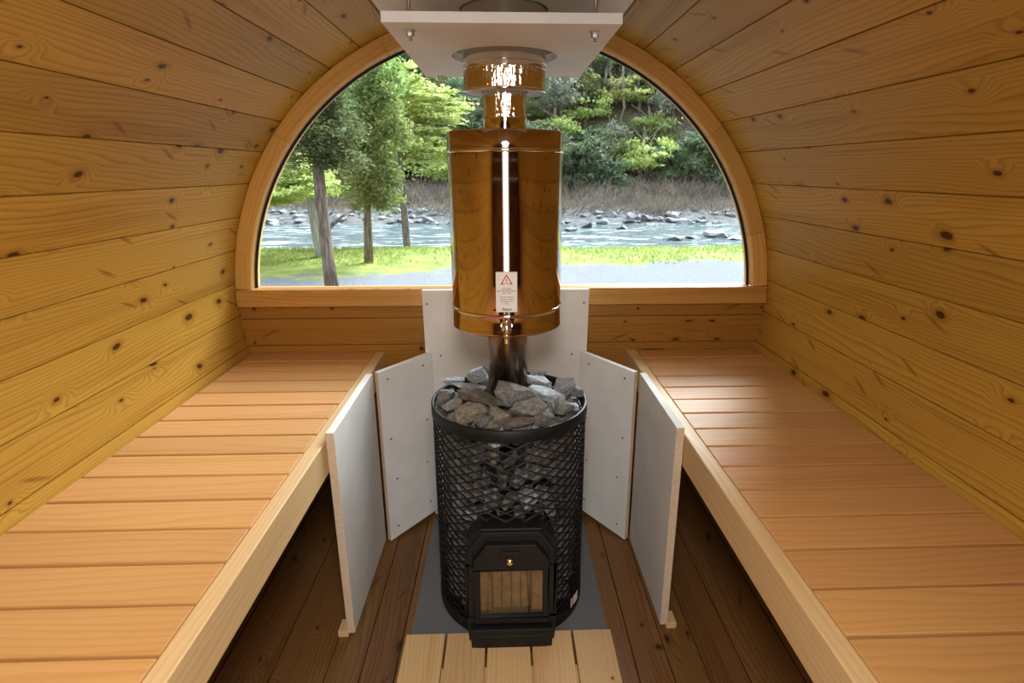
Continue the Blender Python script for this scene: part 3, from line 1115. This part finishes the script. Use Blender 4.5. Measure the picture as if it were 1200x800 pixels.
sl.obj('sleeve', [M['crinkle'], M['pipe']], flue)
for z, h in ((1.4795, .0035), (1.5285, .0015), (1.541, .0012)):
    mb = MB()
    mb.lathe([(S - .001, z - h), (S + .0008, z - h * .8), (S + .0014, z), (S + .0008, z + h * .8), (S - .001, z + h)], 96, (TX, TY, 0))
    mb.obj('sleeve_bead', M['pipe'], flue)

tank = thing('water_tank', 'tall polished steel water tank around the flue above the stove', 'water tank', (TX, TY, .877))
TR = .1505
mb = MB()
mb.lathe([(.058, .884), (TR - .006, .884), (TR - .004, .878), (TR, .877), (TR + .0015, .880), (TR, .884), (TR, .928)], 96, (TX, TY, 0))
mb.lathe([(TR, .928), (TR, 1.336)], 96, (TX, TY, 0))
mb.obj('tank_body', M['tank'], tank)
for nm, z in (('lower_band', .932), ('lid_seam', 1.338)):
    mb = MB()
    mb.lathe([(TR - .001, z - .005), (TR + .002, z - .0045), (TR + .0028, z), (TR + .002, z + .0035), (TR - .001, z + .0045)], 96, (TX, TY, 0))
    mb.obj(nm, M['pipe'], tank)
mb = MB()
mb.lathe([(TR, 1.340), (TR, 1.382), (TR - .002, 1.3845), (TR - .004, 1.385), (.058, 1.385)], 96, (TX, TY, 0))
mb.obj('lid', M['tank'], tank)
mb = MB()
mb.tube([(TX - .088, 1.625, 1.383), (TX - .088, 1.625, 1.412), (TX - .086, 1.625, 1.416), (TX + .108, 1.625, 1.416), (TX + .110, 1.625, 1.412), (TX + .110, 1.625, 1.383)], .0014, 8)
mb.obj('wire_handle', M['zinc'], tank)
# warning label wrapped on the tank, with its print
lab = MB()
lw, lz0, lz1 = .053, .945, 1.048
n = 10
lc = -PI / 2 - .002
for k in range(n):
    a0 = lc + (k / n - .5) * lw / TR
    a1 = lc + ((k + 1) / n - .5) * lw / TR
    r = TR + .0032
    lab.face([(TX + r * math.cos(a), TY + r * math.sin(a), z) for a, z in ((a0, lz0), (a1, lz0), (a1, lz1), (a0, lz1))], None, 0, 0, True)
label = lab.obj('warning_label', M['label'], tank)


def wrap(x, z, r=TR + .0037):
    a = lc + x / TR
    return (TX + r * math.cos(a), TY + r * math.sin(a), z)


mb = MB()
cz_, ro, ri = 1.0255, .0185, .0128
tri_o = [(ro * math.cos(t) * .95, cz_ + ro * math.sin(t) * .95) for t in (PI / 2, PI / 2 + 2 * PI / 3, PI / 2 + 4 * PI / 3)]
tri_i = [(ri * math.cos(t) * .95, cz_ + ri * math.sin(t) * .95) for t in (PI / 2, PI / 2 + 2 * PI / 3, PI / 2 + 4 * PI / 3)]
for k in range(3):
    k2 = (k + 1) % 3
    mb.face([wrap(*tri_o[k]), wrap(*tri_o[k2]), wrap(*tri_i[k2]), wrap(*tri_i[k])])
mb.obj('warning_triangle', M['redink'], label, weld=False)


def lettering(body, size, x, z, bold=0.0, shear=0.0, space=1.0):
    cu = bpy.data.curves.new('lettering', 'FONT')
    cu.body = body
    cu.size = size
    cu.align_x = 'CENTER'
    cu.align_y = 'CENTER'
    cu.space_line = space
    cu.offset = bold
    cu.shear = shear
    o = bpy.data.objects.new('lettering', cu)
    COL.objects.link(o)
    dg = bpy.context.evaluated_depsgraph_get()
    me = bpy.data.meshes.new_from_object(o.evaluated_get(dg))
    bpy.data.objects.remove(o)
    for v in me.vertices:
        v.co = Vector(wrap(x + v.co.x, z + v.co.y))
    me.materials.clear()
    me.materials.append(M['ink'])
    t = bpy.data.objects.new('lettering', me)
    COL.objects.link(t)
    t.parent = label
    return t


lettering('!', .015, 0, 1.0255, .0002)
lettering('DANGER\nHOT WATER TANK\nAND TAP', .0055, 0, .9995, 0, 0, 1.0)
lettering('Do not touch\nsurfaces when\nthe stove is in\nuse', .0058, 0, .976, 0, 0, 1.0)
lettering('Steam', .010, 0, .9525, .0001, .3)

# drain tap
tap = thing('tap', None, None, (TX, 1.39, .92))
tap.parent = tank
tap.matrix_parent_inverse = Matrix.Translation(tank.location).inverted()
TXX = TX - .001


def ylathe(mb, prof, c, seg=20, six=False):
    """revolve (r, y) about an axis along Y through c"""
    t = MB()
    t.lathe(prof, 6 if six else seg)
    for f_ in t.f:
        mb.face([(c[0] + t.v[i][0], c[1] + t.v[i][2], c[2] + t.v[i][1]) for i in f_], None, 0, 0, not six)


mb = MB()
ylathe(mb, [(.0, -.052), (.011, -.052), (.0125, -.049), (.0125, -.030), (.011, -.027), (.009, -.025), (.009, .004)], (TXX, TY - TR, .913))
ylathe(mb, [(.0, -.016), (.0155, -.016), (.017, -.013), (.017, -.005), (.0155, -.002), (0, -.002)], (TXX, TY - TR, .913), six=True)
mb.tube([(TXX, TY - TR - .038, .925), (TXX, TY - TR - .038, .936)], [.0075, .0065], 16)
mb.obj('valve_body', M['nickel'], tap)
mb = MB()
mb.lathe([(.0, .872), (.0055, .872), (.006, .874), (.0052, .877), (.006, .880), (.0052, .883), (.006, .886), (.0055, .889), (.0085, .890), (.0085, .898), (.0062, .899), (.0062, .908)], 20, (TXX, TY - TR - .040, 0))
mb.obj('spout', M['brass'], tap)
mb = MB()
mb.box((TXX - .026, TY - TR - .038, .9385), (.060, .010, .004), 0)
o = mb.obj('lever_handle', M['red'], tap, bevel=0.0015)
o['label'] = 'red lever handle'

# ceiling shield hung on four rods, with the hole the sleeve passes through
cs = thing('ceiling_shield', 'white board hung on four rods below the ceiling around the flue', 'ceiling shield', (0, 1.54, 1.56))


def plate_with_hole(mb, x0, x1, y0, y1, z0, z1, c, rx, ry, seg=48):
    corners = [(x1, y0), (x1, y1), (x0, y1), (x0, y0)]
    ring, outr = [], []
    for k in range(seg):
        a = 2 * PI * k / seg
        ring.append((c[0] + rx * math.cos(a), c[1] + ry * math.sin(a)))
        dx, dy = math.cos(a), math.sin(a)
        t = min(((x1 - c[0]) / dx if dx > 1e-9 else 9), ((x0 - c[0]) / dx if dx < -1e-9 else 9),
                ((y1 - c[1]) / dy if dy > 1e-9 else 9), ((y0 - c[1]) / dy if dy < -1e-9 else 9))
        outr.append((c[0] + dx * t, c[1] + dy * t))
    for k in range(seg):
        k2 = (k + 1) % seg
        poly = [outr[k], outr[k2]]
        for cx_, cy_ in corners:
            a = math.atan2(cy_ - c[1], cx_ - c[0]) % (2 * PI)
            if 2 * PI * k / seg + 1e-6 < a < 2 * PI * (k + 1) / seg - 1e-6:
                poly = [outr[k], (cx_, cy_), outr[k2]]
        pl = poly + [ring[k2], ring[k]]
        mb.face([(x, y, z1) for x, y in pl])
        mb.face([(x, y, z0) for x, y in pl[::-1]])
        for i in range(len(poly) - 1):
            mb.face([(*poly[i], z0), (*poly[i + 1], z0), (*poly[i + 1], z1), (*poly[i], z1)])
        mb.face([(*ring[k2], z0), (*ring[k], z0), (*ring[k], z1), (*ring[k2], z1)])


mb = MB()
plate_with_hole(mb, -.232, .231, 1.212, 1.868, 1.561, 1.580, (TX, TY), .131, .131)
mb.obj('board', M['board'], cs)
for x, y in ((-.187, 1.275), (.187, 1.275), (-.188, 1.852), (.186, 1.852)):
    mb = MB()
    top = CZ + chord(CZ, R) * 0
    ztop = CZ + math.sqrt(R * R - x * x) - .004
    mb.tube([(x, y, 1.540), (x, y, ztop)], .004, 10)
    rod = mb.obj('threaded_rod', M['zinc'], cs)
    mb = MB()
    mb.lathe([(.0, 1.549), (.0075, 1.549), (.0082, 1.551), (.0082, 1.5575), (.011, 1.558), (.011, 1.5608), (.0, 1.5608)], 6, (x, y, 0), 0, False)
    nut = mb.obj('nut', M['zinc'], cs)
    nut.parent = rod
    nut.matrix_parent_inverse = Matrix.Identity(4)
cu_ = thing('ceiling_shield', 'upper white board fixed close under the barrel ceiling above the hanging board', 'ceiling shield', (0, 1.6, 1.67))
mb = MB()
plate_with_hole(mb, -.30, .30, 1.22, 1.95, 1.664, 1.676, (TX, TY), .108, .108)
mb.obj('board', M['board'], cu_)
mb = MB()
for y in (1.26, 1.91):
    for x in (-.27, .27):
        mb.box((x, y, 1.692), (.04, .04, .032), 1, 7)
mb.obj('spacer_block', M['rail'], cu_)


# ------------------------------------------------------------------ outdoors
def grid(name, mat, x0, x1, ys, fn, nx=60):
    vs, fs = [], []
    for j, y in enumerate(ys):
        for i in range(nx + 1):
            x = x0 + (x1 - x0) * i / nx
            vs.append((x, y, fn(x, y)))
    for j in range(len(ys) - 1):
        for i in range(nx):
            a = j * (nx + 1) + i
            fs.append((a, a + 1, a + nx + 2, a + nx + 1))
    me = bpy.data.meshes.new(name)
    me.from_pydata(vs, [], fs)
    me.materials.append(mat)
    for p in me.polygons:
        p.use_smooth = True
    o = bpy.data.objects.new(name, me)
    COL.objects.link(o)
    return structure(o)


GZ = -0.36


def lerp_prof(prof, y):
    for (y0, z0), (y1, z1) in zip(prof, prof[1:]):
        if y <= y1:
            return z0 + (z1 - z0) * max(0, (y - y0)) / (y1 - y0)
    return prof[-1][1]


def ground_z(x, y):
    return lerp_prof([(-6, GZ), (12.4, GZ), (13.3, GZ - .08), (14.6, -1.1), (17, -1.6)], y) + .03 * mnoise.noise(Vector((x * .5, y * .5, 0)))


def hill_z(x, y):
    z = lerp_prof([(22, -1.5), (23.3, -.85), (26, -.42), (30, .15), (33, .8), (95, 47)], y)
    k = min(1, max(0, (y - 27) / 10))
    return z + k * (1.6 * mnoise.fractal(Vector((x * .06, y * .06, 3)), 1, 2, 4) + .5 * mnoise.noise(Vector((x * .4, y * .4, 0))))


grid('ground', M['ground'], -22, 22, [-4 + .5 * k for k in range(43)], ground_z, 80)
grid('river', M['water'], -40, 40, [13.0, 16, 20, 24.5], lambda x, y: -.8, 40)
grid('hill', M['hill'], -55, 55, [22 + 1.0 * k for k in range(70)], hill_z, 110)

# grass tufts along the strip before the river
rnd = random.Random(11)
mb = MB()
for _ in range(5200):
    x, y = rnd.uniform(-6.5, 6.5), rnd.uniform(10.2, 13.5)
    if y < 11.0 + 1.2 * mnoise.noise(Vector((x * .5, y * .3, 5))) - (1.0 if x < -2 else 0) and rnd.random() < .85:
        continue
    z = ground_z(x, y) - .01
    for _k in range(3):
        a = rnd.uniform(0, 2 * PI)
        h, w = rnd.uniform(.03, .09), rnd.uniform(.006, .014)
        dx, dy = math.cos(a) * w, math.sin(a) * w
        lx, ly = rnd.uniform(-.04, .04), rnd.uniform(-.04, .04)
        mb.face([(x - dx, y - dy, z), (x + dx, y + dy, z), (x + lx, y + ly, z + h)], None, rnd.random())
tag(mb.obj('grass', M['grassblade'], weld=False), 'bright green grass strip between gravel and river', 'grass', None, 'stuff')

# boulders along the far bank and in the rapids
BK = [rock_mesh('boulder', 900 + j, M['boulder'], f_) for j, f_ in enumerate((.5, .65, .8))]


def boulder(x, y, z, s, label, group):
    o = bpy.data.objects.new('boulder', BK[rnd.randrange(3)])
    COL.objects.link(o)
    o.location = (x, y, z)
    o.scale = (s * rnd.uniform(.9, 1.5), s, s * rnd.uniform(.6, .9))
    o.rotation_euler = (rnd.uniform(-.2, .2), rnd.uniform(-.2, .2), rnd.uniform(0, 6))
    tag(o, label, 'boulder', group)


for k in range(190):
    y = rnd.uniform(22.8, 25.8)
    x = rnd.uniform(-14.5, 14.5)
    boulder(x, y, hill_z(x, y) + .02, rnd.uniform(.10, .36) * (1.4 if rnd.random() < .12 else .8), 'grey boulder on the far river bank', 'boulders on the far bank')
for px, py, s, lb in ((838, 276, .55, 'largest dark boulder standing in the rapids at the right'), (812, 279, .3, 'small boulder left of the largest boulder in the rapids'),
                      (788, 281, .28, 'low boulder out in the rapids, left of the two others'), (862, 280, .3, 'boulder at the right edge of the rapids'),
                      (684, 266, .5, 'flat boulder in the rapids just right of the water tank'), (706, 262, .4, 'second boulder right of the water tank, near the far bank'),
                      (668, 270, .3, 'small boulder in the rapids beside the tank edge'), (730, 268, .3, 'lone boulder in the middle of the rapids')):
    p = at_z(px, py, -.8)
    boulder(p.x, p.y, -.80, s * .85, lb, 'boulders in the rapids')


# trees
def crown_mesh(name, mat, seed, rx, rz, blobs, per, leaf, flat=0.55, shell=True):
    r = random.Random(seed)
    vs, fs, pid = [], [], []
    for b in range(blobs):
        d = Vector((r.gauss(0, 1), r.gauss(0, 1), r.gauss(0, 1))).normalized()
        if d.z < -.5:
            d.z *= .5
        k = r.uniform(.55, 1.0) if shell else r.uniform(.1, 1) ** .5
        c = Vector((d.x * rx * k, d.y * rx * k, d.z * rz * k))
        br = rx * r.uniform(.22, .38)
        tone = r.random()
        for _ in range(per):
            q = Vector((r.gauss(0, .5), r.gauss(0, .5), r.gauss(0, .5) * flat)) * br + c
            n = Vector((r.gauss(0, .6), r.gauss(0, .6), r.gauss(.6, .6))).normalized()
            a = n.orthogonal().normalized()
            a = Matrix.Rotation(r.uniform(0, 2 * PI), 3, n) @ a
            t = n.cross(a)
            l, w = leaf * r.uniform(.6, 1.3), leaf * r.uniform(.3, .6)
            i = len(vs)
            vs += [q - a * l, q - t * w + n * .1 * l, q + a * l, q + t * w + n * .1 * l]
            fs.append((i, i + 1, i + 2, i + 3))
            pid.append(min(1, max(0, tone * .7 + r.random() * .4)))
    me = bpy.data.meshes.new(name)
    me.from_pydata([tuple(v) for v in vs], [], fs)
    me.attributes.new('pid', 'FLOAT', 'FACE').data.foreach_set('value', pid)
    me.materials.append(mat)
    return me


def branches(mb, p, d, length, rad, depth, r, spread=.55):
    n = 4
    path, rads = [Vector(p)], [rad]
    dd = Vector(d).normalized()
    for k in range(n):
        dd = (dd + Vector((r.gauss(0, .16), r.gauss(0, .16), r.gauss(.05, .08)))).normalized()
        path.append(path[-1] + dd * length / n)
        rads.append(rad * (1 - .55 * (k + 1) / n))
    mb.tube(path, rads, 5 if depth > 1 else 3, 0, False)
    if depth == 0:
        return
    for k in range(3 if depth > 1 else 4):
        t = r.uniform(.35, 1.0)
        i = min(n, max(1, int(t * n + .5)))
        nd = (dd + Vector((r.gauss(0, spread), r.gauss(0, spread), r.gauss(.1, spread * .6)))).normalized()
        branches(mb, path[i], nd, length * r.uniform(.45, .7), rads[i] * .65, depth - 1, r, spread)


def trunk_mesh(seed, h):
    r = random.Random(seed)
    mb = MB()
    mb.tube([(0, 0, -.5), (.05, .0, h * .3), (r.uniform(-.2, .2), r.uniform(-.2, .2), h * .65), (r.uniform(-.3, .3), 0, h)], [.16, .13, .10, .05], 7)
    for _ in range(5):
        a = r.uniform(0, 2 * PI)
        z = h * r.uniform(.45, .85)
        mb.tube([(0, 0, z), (math.cos(a) * .8, math.sin(a) * .8, z + .5), (math.cos(a) * 1.5, math.sin(a) * 1.5, z + .9)], [.06, .04, .02], 5)
    return mb.mesh('trunk', M['bark'])


TK = [trunk_mesh(s, 3.2) for s in (1, 2, 3)]
CK = {
    'deep': [crown_mesh('crown', M['leaf_deep'], 20 + s, 1.9, 1.9, 46, 46, .20) for s in range(2)],
    'dark': [crown_mesh('crown', M['leaf_dark'], 30 + s, 1.8, 2.1, 46, 46, .19) for s in range(2)],
    'mid': [crown_mesh('crown', M['leaf_mid'], 40 + s, 2.0, 1.6, 44, 46, .19, .4) for s in range(2)],
    'yellow': [crown_mesh('crown', M['leaf_yellow'], 50 + s, 1.9, 1.3, 34, 40, .17, .3) for s in range(2)],
    'grey': [crown_mesh('crown', M['leaf_grey'], 60 + s, 1.9, 1.7, 40, 34, .16) for s in range(2)],
}
TL = {'deep': 'deep green tree on the forested hillside across the river', 'dark': 'dark green evergreen tree on the hillside across the river',
      'mid': 'mid green leafy tree on the hillside across the river', 'yellow': 'yellow-green spring tree on the hillside across the river',
      'grey': 'grey-green budding tree on the hillside across the river'}


def tree(kind, x, y, z, s, lift=2.6):
    t = thing('hillside_tree', TL[kind], 'tree', (x, y, z), kind + ' trees on the hillside')
    c = bpy.data.objects.new('crown', rnd.choice(CK[kind]))
    k = bpy.data.objects.new('trunk', rnd.choice(TK))
    for o in (c, k):
        COL.objects.link(o)
        o.parent = t
    c.location = (0, 0, lift)
    c.rotation_euler = (0, 0, rnd.uniform(0, 6.3))
    t.scale = (s, s, s * rnd.uniform(.9, 1.15))
    return t


row_y = [31.0, 32.6, 34.4, 36.2, 38.2, 40.4, 43, 46, 49.5, 53.5]
for j, y in enumerate(row_y):
    half = y * .45 + 1.5
    n = int(2 * half / (1.75 + .035 * (y - 31)))
    for i in range(n):
        x = -half + 2 * half * (i + .5 + rnd.uniform(-.35, .35)) / n
        yy = y + rnd.uniform(-1.2, 1.2)
        fx = x / yy
        right = fx > .02
        w = dict(deep=2.2, dark=1.8, mid=3, yellow=2.6, grey=2.4)
        if not right:
            w.update(mid=4.5, yellow=3.5, grey=.8)
        elif .10 < fx < .24 and j >= 6:
            w.update(grey=7, yellow=.8)
        elif 3 <= j < 6 and fx < .25:
            w.update(yellow=4.5)
        if j < 2:
            w.update(yellow=1.2, deep=4)
        kind = rnd.choices(list(w), list(w.values()))[0]
        tree(kind, x, yy, hill_z(x, yy) - .2, rnd.uniform(.5, .92) * (1 + .012 * (y - 31)), rnd.uniform(1.2, 1.7) if j < 3 else rnd.uniform(1.6, 2.4))

# leafless grey trees and thickets of brush low on the hill
BT_ = []
for s in range(4):
    mb = MB()
    r = random.Random(70 + s)
    branches(mb, (0, 0, -.3), (r.uniform(-.3, .3), r.uniform(-.2, .2), 1), 3.2, .07, 3, r, .5)
    BT_.append(mb.mesh('bare_tree', M['twig'], weld=False))
SH_ = []
for s in range(3):
    mb = MB()
    r = random.Random(90 + s)
    for k in range(26):
        branches(mb, (r.uniform(-.8, .8), r.uniform(-.6, .6), -.1), (r.gauss(0, .9), r.gauss(0, .9), .8), r.uniform(.4, .9), .018, 1, r, .9)
    SH_.append(mb.mesh('brush_thicket', M['twig'], weld=False))
for k in range(26):
    y = rnd.uniform(34.5, 50)
    x = rnd.uniform(-.1, .47) * y if k > 7 else rnd.uniform(-.45, -.05) * y
    o = bpy.data.objects.new('bare_tree', rnd.choice(BT_))
    COL.objects.link(o)
    o.location = (x, y, hill_z(x, y) + (0 if y < 38 else 1.0))
    o.rotation_euler = (rnd.uniform(-.15, .15), rnd.uniform(-.2, .2), rnd.uniform(0, 6))
    sc = rnd.uniform(.9, 1.5)
    o.scale = (sc, sc, sc)
    tag(o, 'leafless grey tree among the hillside trees', 'tree', 'leafless trees on the hillside')
for k in range(150):
    y = rnd.uniform(25.4, 32.0)
    x = rnd.uniform(-.48, .48) * y
    o = bpy.data.objects.new('brush_thicket', rnd.choice(SH_))
    COL.objects.link(o)
    o.location = (x, y, hill_z(x, y))
    o.rotation_euler = (0, 0, rnd.uniform(0, 6))
    sc = rnd.uniform(.7, 1.3)
    o.scale = (sc * 1.2, sc, sc)
    tag(o, 'grey-brown leafless thicket at the foot of the hill', 'bush', 'thickets at the foot of the hill')

# the trees standing on the near bank, outside the window at the left
def near_tree(name, label, trunk_px, y, rads, bark, crowns, limbs=()):
    pts = [at_y(px, py, y + dy) for px, py, dy in trunk_px]
    pts[0].z = ground_z(pts[0].x, pts[0].y) - .05
    t = thing(name, label, 'tree', tuple(pts[0]), None)
    mb = MB()
    mb.tube(pts, rads, 12)
    mb.obj('trunk', M[bark], t)
    for lp, lr in limbs:
        mb = MB()
        mb.tube([at_y(px, py, y + dy) for px, py, dy in lp], lr, 7)
        mb.obj('limb', M[bark], t)
    for cpx, cpy, dy, me, sx, sz in crowns:
        c = bpy.data.objects.new('foliage', me)
        COL.objects.link(c)
        c.parent = t
        c.matrix_parent_inverse = Matrix.Translation(t.location).inverted()
        c.location = at_y(cpx, cpy, y + dy)
        c.scale = (sx, sx, sz)
        c.rotation_euler = (0, 0, rnd.uniform(0, 6))
    return t


fol_a = crown_mesh('foliage', M['leaf_dark'], 301, .55, .95, 75, 75, .046, 1.2, False)
fol_b = crown_mesh('foliage', M['leaf_mid'], 302, .60, .95, 70, 75, .05, 1.0, False)
fol_y = crown_mesh('foliage', M['leaf_yellow'], 303, 1.0, .5, 60, 60, .075, .25, True)
fol_y2 = crown_mesh('foliage', M['leaf_yellow'], 304, 1.0, .75, 46, 60, .085, .22, True)
near_tree('conifer', 'leaning brown-barked conifer with dark foliage nearest to the window', [(390, 345, 0), (384, 300, 0), (377, 240, 0), (373, 200, 0), (372, 120, 0), (374, 60, 0)], 8.3,
          [.105, .088, .084, .08, .06, .03], 'bark',
          [(384, 172, 0, fol_a, .95, .62), (368, 112, .1, fol_a, .85, .75), (392, 55, -.1, fol_a, .9, .8)], [([(383, 270, 0), (400, 254, .2), (412, 246, .3)], [.03, .02, .012])])
near_tree('conifer', 'slimmer upright conifer with mid green foliage right of the leaning one', [(432, 307, 0), (431, 260, 0), (430, 200, 0), (430, 120, 0), (431, 70, 0)], 10.6,
          [.085, .07, .06, .05, .03], 'bark',
          [(436, 215, -.1, fol_b, .88, .92), (440, 145, 0, fol_b, .85, .9), (432, 92, .2, fol_b, .95, .9)])
near_tree('broadleaf_tree', 'pale-trunked tree with low yellow-green leaves behind the leaning conifer', [(378, 303, 0), (372, 280, 0), (366, 245, 0), (362, 220, 0), (352, 190, 0)], 11.4,
          [.12, .10, .09, .07, .03], 'bark_pale',
          [(330, 205, .2, fol_y, 1.0, .8), (352, 222, -.3, fol_y, .75, .55), (312, 232, .5, fol_y, .7, .6)], [([(368, 250, 0), (378, 235, 0), (388, 222, 0)], [.04, .03, .02])])
near_tree('broadleaf_tree', 'tall tree with layered pale yellow-green branches right of the conifers', [(478, 296, 0), (474, 250, 0), (470, 200, 0), (468, 140, 0), (466, 90, 0)], 15.0,
          [.10, .09, .08, .06, .03], 'bark',
          [(468, 165, 0, fol_y2, 1.25, .8), (500, 130, .6, fol_y2, 1.2, .75), (455, 105, .3, fol_y2, 1.3, .8), (505, 182, .4, fol_y2, .8, .55)],
          [([(470, 190, 0), (495, 160, .3), (520, 142, .6)], [.05, .035, .02]), ([(469, 150, 0), (500, 130, .3), (530, 120, .6)], [.05, .03, .02])])

# ------------------------------------------------------------------ light
w = bpy.data.worlds.new('overcast_sky')
SC.world = w
w.use_nodes = True
nt = w.node_tree
nt.nodes.clear()
g = G(nt)
wo = nt.nodes.new('ShaderNodeOutputWorld')
bg = nt.nodes.new('ShaderNodeBackground')
tc = nt.nodes.new('ShaderNodeTexCoord')
sx = nt.nodes.new('ShaderNodeSeparateXYZ')
nt.links.new(tc.outputs['Generated'], sx.inputs[0])
col = g.ramp(sx.outputs[2], [(0.0, (.86, .91, 1.0)), (.5, (.74, .85, 1.0)), (1.0, (.64, .79, 1.0))])
nt.links.new(col, bg.inputs[0])
bg.inputs[1].default_value = 1.85
nt.links.new(bg.outputs[0], wo.inputs[0])


def light(name, typ, loc, rot, energy, color, **kw):
    l = bpy.data.lights.new(name, typ)
    l.energy = energy
    l.color = color
    for k, v in kw.items():
        setattr(l, k, v)
    o = bpy.data.objects.new(name, l)
    COL.objects.link(o)
    o.location = loc
    o.rotation_euler = rot
    return o


# hazy sun above the hill, shining down through the window
d = Vector((-.56, -.90, -.88)).normalized()
light('hazy_sun', 'SUN', (0, 20, 30), d.to_track_quat('-Z', 'Y').to_euler(), 19.0, (.88, .95, 1.0), angle=math.radians(40))
# daylight entering through the doorway behind the camera
light('doorway_daylight', 'AREA', (0, -.47, .86), (PI / 2, 0, 0), 4.0, (1.0, .97, .93), shape='RECTANGLE', size=.2, size_y=1.5)
# added key light for flash bounced off the ceiling, above and behind the camera
light('overhead_bounce_key', 'AREA', (0, -.08, 1.68), (math.radians(32), 0, math.radians(20)), 12.0, (1.0, .95, .87), shape='DISK', size=.34, spread=math.radians(135))

# ------------------------------------------------------------------ camera and view
cam = bpy.data.cameras.new('camera')
cam.sensor_width = 36
cam.lens = 36 * F_ / 1200
cam.shift_x = -15 / 1200
cam.clip_start = .02
cam.clip_end = 300
co = bpy.data.objects.new('camera', cam)
COL.objects.link(co)
co.location = (0, 0, EYE)
co.rotation_euler = (PI / 2 - PIT, 0, -YAW)
SC.camera = co
vs = SC.view_settings
vs.view_transform = 'Standard'
vs.look = 'None'
vs.exposure = 0.0
vs.gamma = 1.0
vs.use_curve_mapping = False
SC.cycles.use_denoising = True
SC.cycles.max_bounces = 10
SC.cycles.transparent_max_bounces = 12
SC.cycles.sample_clamp_indirect = 6
